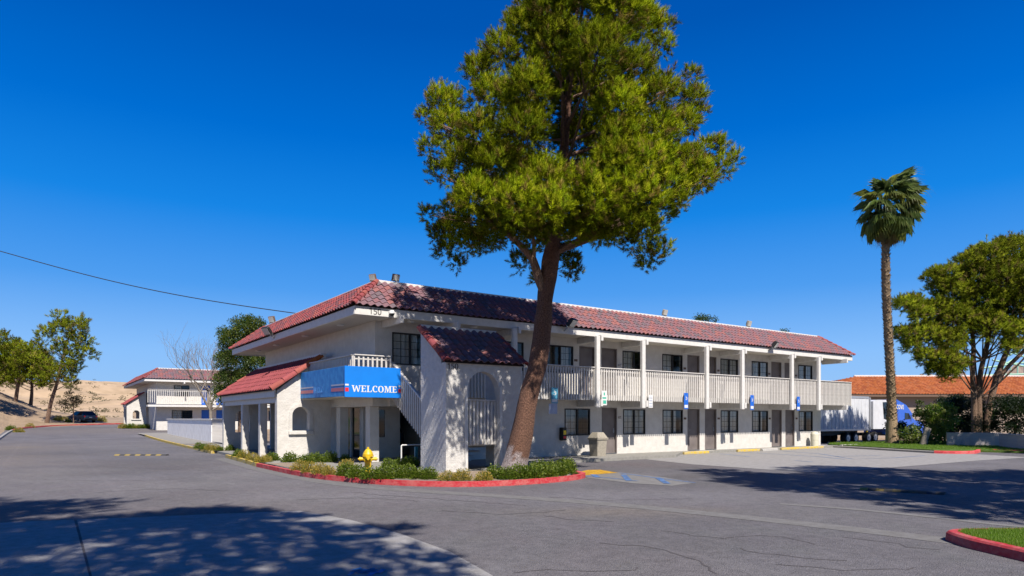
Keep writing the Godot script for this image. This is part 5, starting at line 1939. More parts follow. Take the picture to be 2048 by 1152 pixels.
func bins() -> void:
	var o := P(19.2, 0.118, 21.05)
	var root := thing("litter_bin", "square beige litter bin with sloped hood beside the ground floor door", "bin", o)
	var frus := func(y0, w0, y1, w1, mb):
		var a := []
		var b := []
		for s in [[-1, -1], [1, -1], [1, 1], [-1, 1]]:
			a.append(o + Vector3(s[0] * w0, y0, s[1] * w0)); b.append(o + Vector3(s[0] * w1, y1, s[1] * w1))
		for i in 4:
			mb.oquad(a[i], a[(i + 1) % 4], b[(i + 1) % 4], b[i], o + UP * (y0 + y1) / 2)
		mb.oquad(b[0], b[1], b[2], b[3], o + UP * y0)
		mb.oquad(a[0], a[1], a[2], a[3], o + UP * y1)
	var m := MB.new()
	frus.call(0.0, 0.235, 0.69, 0.27, m)
	part(root, "body", m, M.beige)
	var h := MB.new()
	frus.call(0.692, 0.30, 0.76, 0.31, h)
	frus.call(0.762, 0.30, 1.0, 0.17, h)
	part(root, "hood", h, M.beige)
	var fl := MB.new()
	fl.obox(o + Vector3(0, 0.87, 0.247), Vector3(0.15, 0, 0), Vector3(0, 0.07, -0.036), Vector3(0, 0.003, 0.006))
	part(root, "flap", fl, M.beige)
	var p := P(36.35, 0.118, 21.5)
	var r2 := thing("waste_barrel", "pale round waste barrel at the far end of the motel front", "bin", p)
	var b := MB.new()
	b.lathe(p, [[0.0, 0.0], [0.2, 0.0], [0.205, 0.05], [0.22, 0.3], [0.2, 0.32], [0.22, 0.34], [0.225, 0.6], [0.21, 0.63]], 18)
	part(r2, "body", b, M.beige_pale)
	var l := MB.new()
	l.lathe(p, [[0.225, 0.632], [0.225, 0.68], [0.17, 0.8], [0.0, 0.84]], 18)
	part(r2, "lid", l, M.beige_pale)
	var d := P(17.95, 0.75, 21.9)
	var r3 := thing("wall_dispenser", "dark wall box with yellow and red stickers beside the ground floor window", "dispenser", d)
	var q := MB.new()
	q.box(17.83, 18.07, 0.78, 1.32, 21.72, 21.945, 0.02)
	part(r3, "case", q, M.bronze)
	for s in [[1.02, 1.2, M.yellow], [0.86, 0.96, M.red]]:
		var w := MB.new()
		w.box(17.88, 18.02, s[0], s[1], 21.713, 21.719)
		part(r3, "sticker", w, s[2])
	var rl := P(9.9, 0.118, 20.6)
	var r4 := thing("pipe_handrail", "low white pipe handrail with teal post beside the stair tower", "handrail", rl)
	var pm := MB.new()
	pm.tube([P(9.9, 0.1, 20.6), P(9.9, 0.78, 20.6), P(9.93, 0.8, 20.6), P(11.2, 0.8, 20.6), P(11.2, 0.1, 20.6)], [0.025, 0.025, 0.025, 0.025, 0.025], 8)
	part(r4, "rail", pm, M.white)
	var tp := MB.new()
	tp.box(10.12, 10.22, 0.1, 0.76, 20.0, 20.1, 0.01)
	part(r4, "teal_post", tp, M.teal)

# wheelchair figure and lettering rows on a panel facing +z
func sign_panel(u: float, y: float, w: float, h: float, m: Material, kind: String, label: String, v := 20.5) -> void:
	var root := thing("parking_sign", label, "sign", P(u, y, v))
	var p := MB.new()
	p.box(u - w / 2, u + w / 2, y - h / 2, y + h / 2, v - 0.012, v, 0.003)
	part(root, "panel", p, m)
	var b := MB.new()
	b.box(u - 0.02, u + 0.02, y - h / 2 + 0.05, y + h / 2 - 0.05, v + 0.002, 20.58, 0.0)
	part(root, "bracket", b, M.metal)
	var zf := v - 0.016
	if kind == "access":
		var s := MB.new()
		var c := Vector2(u, y + h * 0.2)
		var k := w * 0.3
		for i in 14:
			var a0 := -2.6 + i * 0.3
			var a1 := a0 + 0.3
			s.quad(P(c.x + cos(a0) * k * 0.62, c.y - k * 0.35 + sin(a0) * k * 0.62, zf), P(c.x + cos(a0) * k * 0.85, c.y - k * 0.35 + sin(a0) * k * 0.85, zf), P(c.x + cos(a1) * k * 0.85, c.y - k * 0.35 + sin(a1) * k * 0.85, zf), P(c.x + cos(a1) * k * 0.62, c.y - k * 0.35 + sin(a1) * k * 0.62, zf))
		s.box(c.x - k * 0.3, c.x - k * 0.05, c.y - k * 0.2, c.y + k * 0.6, zf, zf + 0.003)
		s.box(c.x - k * 0.05, c.x + k * 0.45, c.y - k * 0.2, c.y, zf, zf + 0.003)
		s.box(c.x + k * 0.3, c.x + k * 0.5, c.y - k * 0.8, c.y - k * 0.201, zf, zf + 0.003)
		s.box(c.x - k * 0.35, c.x + k * 0.0, c.y + k * 0.7, c.y + k * 1.05, zf, zf + 0.003)
		part(root, "wheelchair_symbol", s, M.white)
		var t := MB.new()
		t.box(u - w * 0.4, u + w * 0.4, y - h * 0.42, y - h * 0.24, zf, zf + 0.003)
		part(root, "lower_plate", t, M.white)
	elif kind == "rows":
		var s := MB.new()
		for i in 4:
			s.box(u - w * 0.38, u + w * 0.38, y - h * 0.4 + h * 0.21 * i, y - h * 0.4 + h * 0.21 * i + h * 0.07, zf, zf + 0.003)
		part(root, "printed_rows", s, M.faded)
	elif kind == "green":
		var s := MB.new()
		s.box(u - w * 0.36, u + w * 0.36, y - h * 0.05, y + h * 0.06, zf, zf + 0.003)
		s.box(u - w * 0.36, u + w * 0.36, y - h * 0.4, y - h * 0.16, zf, zf + 0.003)
		s.box(u - w * 0.12, u + w * 0.12, y + h * 0.18, y + h * 0.38, zf, zf + 0.003)
		part(root, "green_print", s, M.sign_green)

func signs() -> void:
	sign_panel(16.42, 2.6, 0.32, 0.62, M.sign_teal, "access", "weathered teal accessible sign on the balcony edge beside the pine trunk")
	sign_panel(16.34, 2.08, 0.42, 0.4, M.faded, "rows", "small weathered notice hanging below the teal sign")
	sign_panel(19.05, 2.55, 0.3, 0.6, M.white, "green", "white sign with green print beside a balcony post")
	sign_panel(21.8, 2.45, 0.26, 0.56, M.white, "rows", "plain white notice on the balcony edge by the second post")
	sign_panel(24.12, 2.5, 0.28, 0.74, M.sign_blue, "access", "blue wheelchair sign on the balcony edge above the paired ground floor doors")
	sign_panel(29.05, 2.5, 0.28, 0.74, M.sign_blue, "access", "blue wheelchair sign hanging between two balcony posts over a curtained window")
	sign_panel(33.1, 2.5, 0.28, 0.74, M.sign_blue, "access", "blue wheelchair sign on the balcony edge near the far end of the motel")

func flood(label: String, where: Vector3, aim: Vector3, m: Material, foot: Vector3, size := 0.3) -> void:
	var root := thing("floodlight", label, "floodlight", foot)
	var z := aim.normalized()
	var x := UP.cross(z).normalized()
	var y := z.cross(x)
	var h := MB.new()
	h.obox(where, x * size * 0.5, y * size * 0.4, z * size * 0.16, 0.02)
	h.obox(where - z * size * 0.22, x * size * 0.3, y * size * 0.26, z * size * 0.08, 0.01)
	part(root, "housing", h, m)
	var l := MB.new()
	l.obox(where + z * (size * 0.16 + 0.004), x * size * 0.43, y * size * 0.33, z * 0.003)
	part(root, "lens", l, M.lens)
	var b := MB.new()
	b.bar(foot, where - y * size * 0.3, 0.05, 0.05)
	b.obox(where - y * size * 0.42, x * size * 0.54, y * 0.02, z * 0.03)
	part(root, "bracket", b, M.metal)

func lights_and_cables() -> void:
	flood("brown floodlight on the parapet beside the roof hip, facing the drive", P(9.8, 6.82, 22.75), Vector3(-0.8, -0.35, 0.4), M.brown, P(9.75, 6.6, 22.75), 0.29)
	flood("brown floodlight on the parapet just past the roof hip", P(10.45, 6.8, 22.2), Vector3(0.1, -0.35, 1), M.brown, P(10.45, 6.6, 22.15), 0.29)
	flood("brown floodlight at the far end of the short side parapet", P(9.75, 6.85, 35.6), Vector3(-0.8, -0.3, 0.4), M.brown, P(9.75, 6.6, 35.6), 0.4)
	flood("pale floodlight on the parapet behind the pine", P(24.6, 6.82, 22.2), Vector3(0.2, -0.3, 1), M.beige, P(24.6, 6.6, 22.15), 0.34)
	flood("pale floodlight on the parapet toward the far roof end", P(31.2, 6.82, 22.2), Vector3(0.2, -0.3, 1), M.beige, P(31.2, 6.6, 22.15), 0.38)
	flood("black floodlight on the eave beside the pine trunk", P(17.2, 5.5, 20.35), Vector3(0.3, -0.6, 0.7), M.black, P(17.05, 5.2, 20.68), 0.46)
	flood("black floodlight on the eave near the far roof corner", P(30.8, 5.5, 20.35), Vector3(0.3, -0.6, 0.7), M.black, P(30.7, 5.2, 20.68), 0.46)
	flood("black floodlight on the short side eave above the tiled porch", P(7.95, 5.5, 29.8), Vector3(-0.7, -0.6, 0.3), M.black, P(8.27, 5.2, 29.8), 0.44)
	var c := P(9.55, 5.2, 20.6)
	var root := thing("security_camera", "white domed security camera on the eave next to the number 150", "camera", c)
	var m := MB.new()
	m.lathe(P(9.55, 5.2, 20.58), [[0.0, 0.12], [0.06, 0.11], [0.09, 0.06], [0.1, 0.0]], 14)
	m.box(9.47, 9.63, 5.15, 5.3, 20.64, 20.688, 0.01)
	part(root, "housing", m, M.white)
	var d := MB.new()
	d.lathe(P(9.55, 5.2, 20.58), [[0.09, 0.0], [0.07, -0.06], [0.0, -0.09]], 14)
	part(root, "dome", d, M.dark_glass)
	# overhead cable and the pole out of view that carries it
	var a := P(10.0, 6.62, 31.5)
	var mid := at(0, 502, 34.0)
	var far := at(-420, 395, 33.0)
	var cb := thing("overhead_cable", "thin black cable sagging from the sky to the motel roof", "cable", a)
	var ln := []
	var rd := []
	for i in 41:
		var k := i / 40.0
		var p := a.lerp(mid, k / 0.62) if k < 0.62 else mid.lerp(far, (k - 0.62) / 0.38)
		p.y -= 0.35 * sin(PI * minf(k / 0.62, 1.0)) if k < 0.62 else 0.0
		ln.append(p); rd.append(0.022)
	var mb := MB.new()
	mb.tube(ln, rd, 5)
	part(cb, "wire", mb, M.black)
	var pl := thing("utility_pole", "wooden utility pole carrying the roof cable, out of view", "pole", Vector3(far.x, 0, far.z))
	var pm := MB.new()
	pm.tube([Vector3(far.x, -0.3, far.z), far + UP * 0.6], [0.16, 0.11], 10)
	part(pl, "shaft", pm, M.bark)

func stops_and_bumps() -> void:
	for p in [[gpt(1392, 908), gpt(1424, 905.5)], [gpt(1523, 902.5), gpt(1554, 900.3)], [gpt(1616, 897), gpt(1649, 895.5)], [gpt(1682, 893.5), gpt(1708, 892.5)]]:
		var a: Vector3 = p[0]
		var b: Vector3 = p[1]
		var d := (b - a).normalized()
		b = a + d * 1.7
		var o := (a + b) / 2
		var root := thing("wheel_stop", "pale concrete wheel stop at the edge of the parking bays", "wheel stop", o, "wheel stops along the motel front")
		var s := d.cross(UP)
		var m := MB.new()
		m.col = Color(0.42, 0.41, 0.39)
		var sec := PackedVector2Array([Vector2(-0.09, 0), Vector2(0.09, 0), Vector2(0.075, 0.09), Vector2(0.045, 0.125), Vector2(-0.045, 0.125), Vector2(-0.075, 0.09)])
		m.slab(Vector3(a.x, 0.004, a.z), s, UP, b - a, sec)
		part(root, "block", m, M.concrete)
	for k in 2:
		var pts := [[[232, 911], [335, 911], "low speed bump with yellow chevrons across the left driveway"], [[1722, 979], [1890, 989], "speed bump with worn yellow chevrons on the parking lot"]]
		var a := gpt(pts[k][0][0], pts[k][0][1])
		var b := gpt(pts[k][1][0], pts[k][1][1])
		var d := b - a
		var root := thing("speed_bump", pts[k][2], "speed bump", (a + b) / 2)
		var n := 10
		var s := d.normalized().cross(UP)
		for i in n:
			var m := MB.new()
			m.col = Color(0.30, 0.22, 0.06) if i % 2 == 0 else Color(0.05, 0.048, 0.05)
			if k == 1 and i % 2 == 0:
				m.col = m.col.lerp(Color(0.05, 0.05, 0.05), 0.15 * i)
			var sec := PackedVector2Array()
			for q in 7:
				sec.append(Vector2(cos(PI * q / 6.0) * 0.16, sin(PI * q / 6.0) * 0.055))
			m.slab(a + d * (float(i) / n) + UP * 0.004, s, UP, d / n * 0.998, sec)
			part(root, "segment", m, M.concrete)

func wheel(parent: Node, called: String, c: Vector3, axis: Vector3, r: float, w: float) -> void:
	var m := MB.new()
	m.tube([c - axis * w / 2, c - axis * w * 0.36, c + axis * w * 0.36, c + axis * w / 2], [r * 0.9, r, r, r * 0.9], 22)
	var o := part(parent, called, m, M.rubber)
	var h := MB.new()
	h.tube([c + axis * w * 0.5, c + axis * (w * 0.52)], [r * 0.58, r * 0.56], 18)
	h.tube([c + axis * w * 0.52, c + axis * (w * 0.6)], [r * 0.24, r * 0.2], 12)
	part(o, "rim", h, M.rim)

func truck() -> void:
	var vf := 30.7
	var y := -0.5
	var A := 46.0
	var B := 60.6
	var tr := thing("semi_trailer", "long grey box trailer behind the far end of the motel", "trailer", P(53, y, vf + 1.2))
	var m := MB.new()
	m.box(A, B, y + 1.15, y + 4.15, vf, vf + 2.5, 0.03)
	part(tr, "box", m, M.trailer)
	var n := int((B - A) / 0.6)
	for i in n + 1:
		var q := MB.new()
		var u := A + (B - A) * i / n
		q.box(u - 0.04 if i > 0 else u, u + 0.04 if i < n else u, y + 1.32, y + 3.95, vf - 0.02, vf - 0.002, 0.005)
		part(tr, "panel_rib", q, M.trailer)
	var rl := MB.new()
	rl.box(A, B, y + 1.13, y + 1.3, vf - 0.035, vf - 0.003, 0.006)
	rl.box(A, B, y + 3.97, y + 4.16, vf - 0.035, vf - 0.003, 0.006)
	part(tr, "side_rail", rl, M.rim)
	var ch := MB.new()
	ch.box(A + 0.5, B - 1.0, y + 0.75, y + 1.14, vf + 0.5, vf + 2.0)
	part(tr, "chassis", ch, M.black)
	for u in [B - 3.4, B - 2.1, A + 3.0, A + 4.4]:
		wheel(tr, "wheel", P(u, y + 0.5, vf + 0.28), Vector3(0, 0, 1), 0.5, 0.5)
		wheel(tr, "wheel", P(u, y + 0.5, vf + 2.2), Vector3(0, 0, -1), 0.5, 0.5)
	var mk := MB.new()
	mk.lathe(P(B - 0.5, y + 1.05, vf - 0.06), [[0.0, -0.1], [0.1, -0.05], [0.1, 0.05], [0.0, 0.1]], 10)
	part(tr, "marker_lamp", mk, M.yellow)
	var c := B + 0.9
	var tc := thing("truck_tractor", "bright blue semi truck cab partly hidden by the palm and bush", "truck", P(c + 3, y, vf + 1.2))
	var body := MB.new()
	body.slab(P(c, y, vf + 0.05), Vector3(1, 0, 0), UP, Vector3(0, 0, -2.35), PackedVector2Array([Vector2(2.9, 0.75), Vector2(2.9, 3.95), Vector2(4.3, 4.0), Vector2(6.2, 3.5), Vector2(7.3, 2.75), Vector2(7.8, 2.1), Vector2(9.4, 1.85), Vector2(9.8, 1.5), Vector2(9.85, 0.6), Vector2(9.6, 0.6), Vector2(9.3, 1.05), Vector2(8.8, 1.2), Vector2(8.3, 1.05), Vector2(8.0, 0.6), Vector2(5.0, 0.55)]))
	part(tc, "cab", body, M.truck_blue)
	var fair := MB.new()
	fair.slab(P(c, y, vf + 0.06), Vector3(1, 0, 0), UP, Vector3(0, 0, -2.33), PackedVector2Array([Vector2(0.0, 1.25), Vector2(0.0, 3.75), Vector2(0.5, 3.9), Vector2(2.89, 3.93), Vector2(2.89, 1.25)]))
	part(tc, "sleeper", fair, M.trailer)
	var wd := MB.new()
	wd.slab(P(c, y, vf + 0.03), Vector3(1, 0, 0), UP, Vector3(0, 0, -0.012), PackedVector2Array([Vector2(5.9, 2.1), Vector2(5.9, 2.75), Vector2(6.7, 2.7), Vector2(7.2, 2.15)]))
	part(tc, "side_window", wd, M.dark_glass)
	var s2 := MB.new()
	s2.slab(P(c, y, vf + 0.03), Vector3(1, 0, 0), UP, Vector3(0, 0, -0.012), PackedVector2Array([Vector2(1.9, 2.2), Vector2(1.7, 3.7), Vector2(2.85, 3.75), Vector2(2.85, 2.0)]))
	part(tc, "sleeper_window", s2, M.dark_glass)
	text(tc, "lettering", "COVE", P(c + 4.95, y + 3.28, vf + 0.03), 0.42, M.white, "Droid Sans", 0.0, true)
	var ex := MB.new()
	ex.tube([P(c - 0.25, y + 1.1, vf + 0.25), P(c - 0.25, y + 4.1, vf + 0.25)], [0.09, 0.09], 10)
	part(tc, "exhaust", ex, M.rim)
	var fr := MB.new()
	fr.box(c - 2.0, c + 9.3, y + 0.65, y + 0.9, vf + 0.7, vf + 1.7)
	part(tc, "frame", fr, M.black)
	var tank := MB.new()
	tank.tube([P(c + 3.4, y + 0.62, vf + 0.35), P(c + 5.0, y + 0.62, vf + 0.35)], [0.3, 0.3], 14)
	part(tc, "fuel_tank", tank, M.rim)
	for u in [c + 8.8, c - 0.7, c + 0.5]:
		wheel(tc, "wheel", P(u, y + 0.5, vf + 0.3), Vector3(0, 0, 1), 0.5, 0.42)
		wheel(tc, "wheel", P(u, y + 0.5, vf + 2.1), Vector3(0, 0, -1), 0.5, 0.42)
	var mi := MB.new()
	mi.box(c + 7.0, c + 7.15, y + 2.2, y + 2.75, vf - 0.25, vf - 0.1, 0.02)
	mi.bar(P(c + 7.05, y + 2.4, vf - 0.1), P(c + 7.05, y + 2.4, vf + 0.06), 0.04, 0.04)
	part(tc, "mirror", mi, M.white)

# a hatchback; its tail points along +z before turning
func car(label: String, where: Vector3, turn: float, paint: Material) -> void:
	var root := thing("parked_car", label, "car", where)
	root.rotation.y = turn
	var p := func(called, mb, m, par = null):
		var o := MeshInstance3D.new()
		o.name = called
		o.mesh = mb.mesh()
		o.material_override = m
		(par if par else root).add_child(o, true)
		return o
	var body := MB.new()
	body.slab(Vector3(-0.88, 0, 0), Vector3(0, 0, 1), UP, Vector3(1.76, 0, 0), PackedVector2Array([Vector2(-2.1, 0.3), Vector2(2.1, 0.3), Vector2(2.15, 0.6), Vector2(2.1, 0.95), Vector2(-1.0, 0.95), Vector2(-2.0, 0.8), Vector2(-2.15, 0.55)]))
	p.call("body", body, paint)
	var cab := MB.new()
	var lo := [Vector3(-0.84, 0.95, -0.95), Vector3(0.84, 0.95, -0.95), Vector3(0.84, 0.95, 2.0), Vector3(-0.84, 0.95, 2.0)]
	var hi := [Vector3(-0.64, 1.46, -0.2), Vector3(0.64, 1.46, -0.2), Vector3(0.64, 1.46, 1.5), Vector3(-0.64, 1.46, 1.5)]
	for i in 4:
		cab.oquad(lo[i], lo[(i + 1) % 4], hi[(i + 1) % 4], hi[i], Vector3(0, 1, 0.5))
	var roof := MB.new()
	roof.obox(Vector3(0, 1.475, 0.65), Vector3(0.66, 0, 0), UP * 0.025, Vector3(0, 0, 0.88), 0.015)
	p.call("glasshouse", cab, M.dark_glass)
	p.call("roof", roof, paint)
	for x in [-0.75, 0.75]:
		var t := MB.new()
		t.obox(Vector3(x * 1.02, 0.8, 2.1), Vector3(0.1, 0, 0), UP * 0.1, Vector3(0, 0, 0.05), 0.02)
		p.call("tail_light", t, M.red)
		var h := MB.new()
		h.obox(Vector3(x * 0.9, 0.66, -2.06), Vector3(0.16, 0, 0), UP * 0.07, Vector3(0, 0, 0.05), 0.02)
		p.call("headlight", h, M.lens)
		for z in [-1.35, 1.3]:
			var w := MB.new()
			w.tube([Vector3(x, 0.31, z), Vector3(x * 1.19, 0.31, z)], [0.31, 0.31], 18)
			var ww = p.call("wheel", w, M.rubber)
			var r := MB.new()
			r.tube([Vector3(x * 1.19, 0.31, z), Vector3(x * 1.2, 0.31, z)], [0.2, 0.19], 14)
			p.call("rim", r, M.rim, ww)
	var bp := MB.new()
	bp.obox(Vector3(0, 0.42, 2.14), Vector3(0.8, 0, 0), UP * 0.1, Vector3(0, 0, 0.06), 0.03)
	p.call("bumper", bp, M.black)
	var fb := MB.new()
	fb.obox(Vector3(0, 0.42, -2.14), Vector3(0.8, 0, 0), UP * 0.1, Vector3(0, 0, 0.06), 0.03)
	p.call("bumper", fb, M.black)
	var pl := MB.new()
	pl.obox(Vector3(0, 0.68, 2.155), Vector3(0.16, 0, 0), UP * 0.06, Vector3(0, 0, 0.01))
	p.call("number_plate", pl, M.white)

func walls_and_buildings() -> void:
	# white wall with a picket panel along the drive
	var w := thing("garden_wall", "long low white wall with cap beside the yellow kerb", "wall", P(9.1, 0.2, 56))
	var m := MB.new()
	m.box(9.05, 9.25, -0.05, 1.6, 47.2, 66.0)
	part(w, "wall_panel", m, M.white_wall)
	var c := MB.new()
	c.box(8.99, 9.31, 1.602, 1.68, 46.9, 66.1, 0.01)
	part(w, "wall_cap", c, M.trim)
	var pk := thing("picket_panel", "white picket panel between the white wall and the tiled porch", "fence", P(9.1, 0.15, 45))
	railing(pk, P(9.1, 0, 47.0), P(9.1, 0, 42.8), 0.2, 1.66, 0.3, M.picket, 0.09, Vector3(-1, 0, 0))
	var sg := at(526, 833, 38.5)
	var lp := thing("lamp_post", "blue capped white lantern on a thin post seen through the porch", "lamp", Vector3(sg.x, 0.1, sg.z))
	var a := MB.new()
	a.tube([Vector3(sg.x, 0.1, sg.z), Vector3(sg.x, 1.7, sg.z)], [0.03, 0.03], 8)
	part(lp, "post", a, M.black)
	var b := MB.new()
	b.obox(Vector3(sg.x, 1.93, sg.z), Vector3(0.12, 0, 0), UP * 0.2, Vector3(0, 0, 0.12), 0.01)
	part(lp, "lantern", b, M.white)
	var d := MB.new()
	d.obox(Vector3(sg.x, 2.2, sg.z), Vector3(0.14, 0, 0), UP * 0.07, Vector3(0, 0, 0.14), 0.01)
	part(lp, "cap", d, M.sign_blue)
	# block wall on the right
	for q in [[gpt(1894, 894), gpt(2001, 895), "low tan block wall with coping behind the grass strip", 7], [gpt(2002, 897), gpt(2130, 912), "plain grey end of the low wall past the grass strip", 6]]:
		var p0: Vector3 = q[0]
		var p1: Vector3 = q[1]
		var wl := thing("block_wall", q[2], "wall", (p0 + p1) / 2)
		var dd := (p1 - p0)
		var nrm := dd.normalized().cross(UP)
		if nrm.dot(p0) > 0: nrm = -nrm
		var n: int = q[3]
		var rows := 4
		var bm := MB.new()
		bm.obox(Vector3.ZERO, dd / n * 0.493, UP * 0.094, nrm * 0.1, 0.006)
		var mesh := bm.mesh()
		var core := MB.new()
		core.obox((p0 + p1) / 2 + UP * 0.39, dd * 0.499, UP * 0.38, nrm * 0.085)
		part(wl, "mortar", core, M.stucco)
		for row in rows:
			for i in n:
				inst(wl, "block", mesh, M.block, Transform3D(Basis(), p0 + dd * ((i + 0.5) / n) + UP * (0.1 + row * 0.2)))
		var cap := MB.new()
		cap.obox((p0 + p1) / 2 + UP * 0.83, dd * 0.503, UP * 0.03, nrm * 0.13, 0.008)
		part(wl, "wall_cap", cap, M.block)
	# restaurant with an orange tile roof
	var ho := at(1860, 837, 75.0)
	ho.y = -0.5
	var hb := thing("tile_roofed_hall", "long low building with bright orange tile roof behind the truck", "building", ho)
	var x0 := ho.x - 17.0
	var x1 := ho.x + 42.0
	var vb := -ho.z
	var ye := 4.4
	var yr := 6.85
	var ew := MB.new()
	ew.box(x0 + 1.2, x1 - 1.2, -0.55, ye, vb + 1.0, vb + 14.0)
	part(hb, "wall", ew, M.hall_wall)
	var ea := P(x0, ye, vb)
	var eb := P(x1, ye, vb)
	var rdp := P(x0 + 12.5, yr, vb + 7.5)
	var rc := P(x1 - 7.5, yr, vb + 7.5)
	var bk0 := P(x0, ye, vb + 15)
	var bk1 := P(x1, ye, vb + 15)
	var rm := MB.new()
	var mid := P(ho.x, -5, vb + 7)
	rm.oquad(ea, eb, rc, rdp, mid); rm.otri(ea, rdp, bk0, mid); rm.otri(eb, rc, bk1, mid); rm.oquad(bk0, bk1, rc, rdp, mid)
	var roof := part(hb, "roof", rm, M.deck_roof)
	var upv := P(0, yr - ye, 7.5).normalized()
	tile_field(roof, ea, Vector3(1, 0, 0), upv, x1 - x0, P(0, yr - ye, 7.5).length(), 0.34, 18, 12.5, 0, TILE_ORANGE, 21)
	var rc2 := MB.new()
	rc2.box(x0 + 12.3, x1 - 7.3, yr - 0.05, yr + 0.2, vb + 7.4, vb + 7.6, 0.01)
	part(hb, "ridge_cap", rc2, M.trim)
	var fm := MB.new()
	fm.box(x0, x1, ye - 0.26, ye - 0.01, vb + 0.02, vb + 0.12)
	part(hb, "fascia", fm, M.brown)
	hb.rotation.y = -asin(CU.y)
	# pale green steel frame over the hall
	var sf := thing("steel_frame", "pale green steel lattice frame rising beyond the orange roof", "frame", at(2030, 760, 90.0) * Vector3(1, 0, 1))
	var fb := MB.new()
	for i in 7:
		fb.tube([at(1965 + i * 14, 754, 90.0) * Vector3(1, 0, 1) , at(1965 + i * 14, 738 - i * 2, 90.0)], [0.1, 0.1], 6)
	part(sf, "posts", fb, M.steel_green)
	for k in [[[1960, 737], [2070, 722]], [[1990, 740], [2075, 690]], [[2000, 722], [2075, 675]], [[1960, 750], [2070, 748]], [[1985, 720], [2060, 735]], [[2010, 700], [2060, 718]]]:
		var q := MB.new()
		q.tube([at(k[0][0], k[0][1], 90.0), at(k[1][0], k[1][1], 90.0)], [0.12, 0.12], 6)
		part(sf, "rail", q, M.steel_green)

func hills() -> void:
	var h := MB.new()
	var N := 110
	var hf := func(u, v):
		return hill_y(u, v)
	for i in N:
		for j in N:
			var u0 := lerpf(-700, 440, float(i) / N)
			var u1 := lerpf(-700, 440, float(i + 1) / N)
			var v0 := 118.0 + 480.0 * pow(float(j) / N, 1.4)
			var v1 := 118.0 + 480.0 * pow(float(j + 1) / N, 1.4)
			var n := patch.get_noise_2d(u0 * 0.9, v0 * 0.9)
			h.col = Color(0.34, 0.25, 0.16).lerp(Color(0.45, 0.33, 0.215), 0.5 + n * 0.9)
			h.oquad(P(u0, hf.call(u0, v0), v0), P(u1, hf.call(u1, v0), v0), P(u1, hf.call(u1, v1), v1), P(u0, hf.call(u0, v1), v1), P(u0, -1000, v0))
	struct("sand_hill", h, M.far_dirt)
	var m := MB.new()
	var c := at(1800, 837, 1500.0)
	c.y = 0
	for i in 48:
		for j in 20:
			var q := []
			for e in [[0, 0], [1, 0], [1, 1], [0, 1]]:
				var s: float = (i + e[0]) / 48.0
				var d: float = (j + e[1]) / 20.0
				var px := lerpf(1480, 2500, s)
				var t := lerpf(1200, 2000, d)
				var p := at(px, YH, t)
				var hgt := 135.0 * ss(1600, 1830, px) * ss(2700, 2100, px) * (1.0 - absf(d - 0.55) / 0.56) * (0.86 + 0.5 * wob.get_noise_2d(px * 0.9, d * 160))
				p.y = maxf(hgt, 0.0) - 6.0
				q.append(p)
			m.col = Color(0.20, 0.15, 0.125).lerp(Color(0.27, 0.21, 0.17), 0.5 + patch.get_noise_2d(i * 40.0, j * 40.0))
			m.oquad(q[0], q[1], q[2], q[3], q[0] - UP * 1000)
	struct("mountain", m, M.far_dirt)

func sky_image() -> ImageTexture:
	# clear desert air: colour by height above the horizon
	var stops := [[-1.0, Color(0.30, 0.30, 0.32)], [-0.06, Color(0.38, 0.45, 0.55)], [0.0, Color(0.34, 0.56, 0.86)], [0.09, Color(0.24, 0.5, 0.92)], [0.18, Color(0.075, 0.325, 0.83)], [0.28, Color(0.008, 0.225, 0.75)], [0.38, Color(0.0, 0.145, 0.61)], [0.5, Color(0.0, 0.09, 0.44)], [0.7, Color(0.0, 0.062, 0.34)], [1.0, Color(0.0, 0.05, 0.28)]]
	var H := 512
	var W := 16
	var im := Image.create(W, H, false, Image.FORMAT_RGBF)
	for y in H:
		var s := sin((0.5 - (y + 0.5) / H) * PI)
		var k: Color = stops[-1][1]
		for i in stops.size() - 1:
			if s >= stops[i][0] and s < stops[i + 1][0]:
				k = stops[i][1].lerp(stops[i + 1][1], (s - stops[i][0]) / (stops[i + 1][0] - stops[i][0]))
				break
		for x in W:
			im.set_pixel(x, y, k * 0.66)
	return ImageTexture.create_from_image(im)

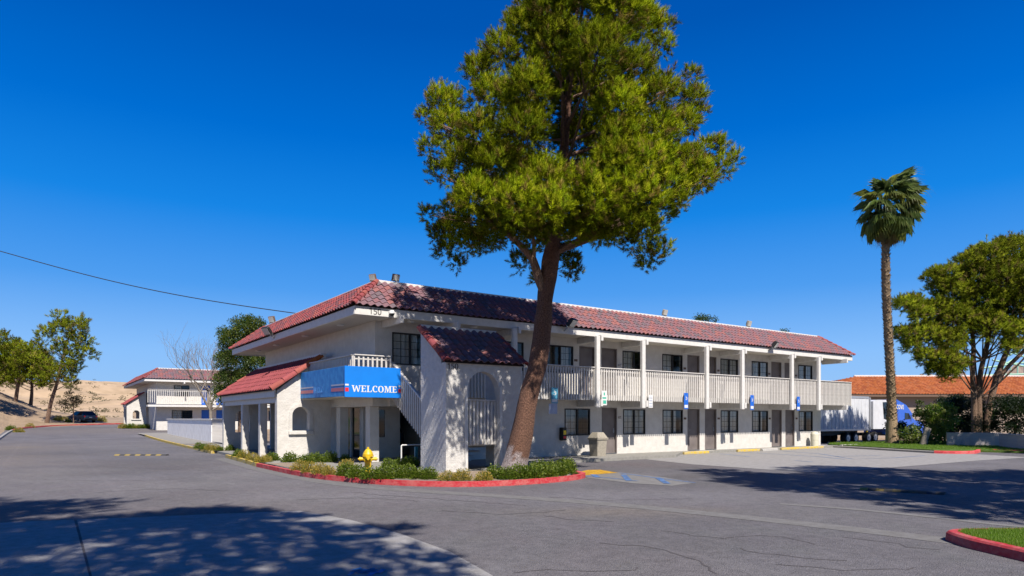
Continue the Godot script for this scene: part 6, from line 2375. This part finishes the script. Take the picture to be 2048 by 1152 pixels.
func _ready() -> void:
	# camera: level, lens shifted up
	var cam := Camera3D.new()
	cam.name = "camera"
	add_child(cam)
	cam.position = Vector3(0, EYE, 0)
	cam.rotation.y = -asin(CU.y)
	cam.set_frustum(1152.0 / F * 0.05, Vector2(0, (YH - 576.0) / F * 0.05), 0.05, 6000.0)
	cam.current = true
	# sky, exposure
	var env := Environment.new()
	env.background_mode = Environment.BG_SKY
	var sm_ := PanoramaSkyMaterial.new()
	sm_.panorama = sky_image()
	var sk := Sky.new()
	sk.sky_material = sm_
	env.sky = sk
	env.tonemap_mode = Environment.TONE_MAPPER_LINEAR
	env.tonemap_exposure = 1.6
	env.sdfgi_enabled = true
	env.ssao_enabled = true
	env.ssil_enabled = true
	var we := WorldEnvironment.new()
	we.name = "world_environment"
	we.environment = env
	add_child(we)
	# sun
	var sun := DirectionalLight3D.new()
	sun.name = "sun"
	sun.light_energy = 1.6
	sun.light_color = Color(1.0, 0.968, 0.925)
	sun.light_angular_distance = 0.53
	sun.shadow_enabled = true
	add_child(sun)
	sun.basis = Basis.looking_at(Vector3(0.19, -1.0, -0.86).normalized(), UP)

	rng.seed = 4242
	patch.seed = 8
	patch.frequency = 0.02
	patch.fractal_octaves = 4
	wob.seed = 9
	wob.frequency = 0.02
	wob.fractal_octaves = 3
	materials()
	M.beige_pale = mat(Color(0.55, 0.53, 0.42), 0.7)
	M.yellow = mat(Color(0.75, 0.5, 0.01), 0.5)
	M.teal = mat(Color(0.01, 0.16, 0.2), 0.5)
	M.hall_wall = mat(Color(0.30, 0.24, 0.19), 0.9)
	M.white_wall = tmat(tex(Color(0.7, 0.68, 0.66), Color(0.8, 0.785, 0.77), [[66, 0.03, 4, 1.0]], 128, 1.5), 3.0, 0.9)
	M.grey_bark = tmat(tex(Color(0.12, 0.10, 0.08), Color(0.25, 0.21, 0.17), [[67, 0.06, 4, 1.0]], 128, 1.8), 0.8, 0.95)
	M.lens = mat(Color(0.45, 0.45, 0.42), 0.15)
	M.rim = mat(Color(0.5, 0.5, 0.5), 0.35, 0.6)
	M.car_blue = mat(Color(0.05, 0.10, 0.16), 0.25, 0.3)
	M.frond = mat(Color(0.06, 0.095, 0.014), 0.5)
	M.frond2 = mat(Color(0.14, 0.155, 0.022), 0.5)
	M.dead_frond = mat(Color(0.22, 0.14, 0.07), 0.8)
	for k in ["frond", "frond2", "dead_frond"]:
		M[k].backlight_enabled = true
		M[k].backlight = Color(0.45, 0.5, 0.3)

	build_ground()
	hills()
	litter()
	scrub()
	build_motel(Vector3.ZERO, true)
	build_porch(Vector3.ZERO, true)
	build_tower()
	build_awning()
	build_motel(Vector3(0.25, 0.45, -57.0), false)
	build_porch(Vector3(0.25, 0.45, -59.0), false)
	walls_and_buildings()
	truck()
	main_pine()
	palm()
	other_plants()
	shrub_meshes()
	shrubs()
	hydrant()
	bins()
	signs()
	lights_and_cables()
	stops_and_bumps()
	var cp := at(163, 842, 88.0)
	cp.y = gy(cp.x, -cp.z)
	car("dark blue hatchback seen from behind at the end of the driveway", cp, 0.45, M.car_blue)
	car("blue car in the dark passage under the stair landing", P(12.6, 0.115, 29.5), 0.1, M.car_blue)
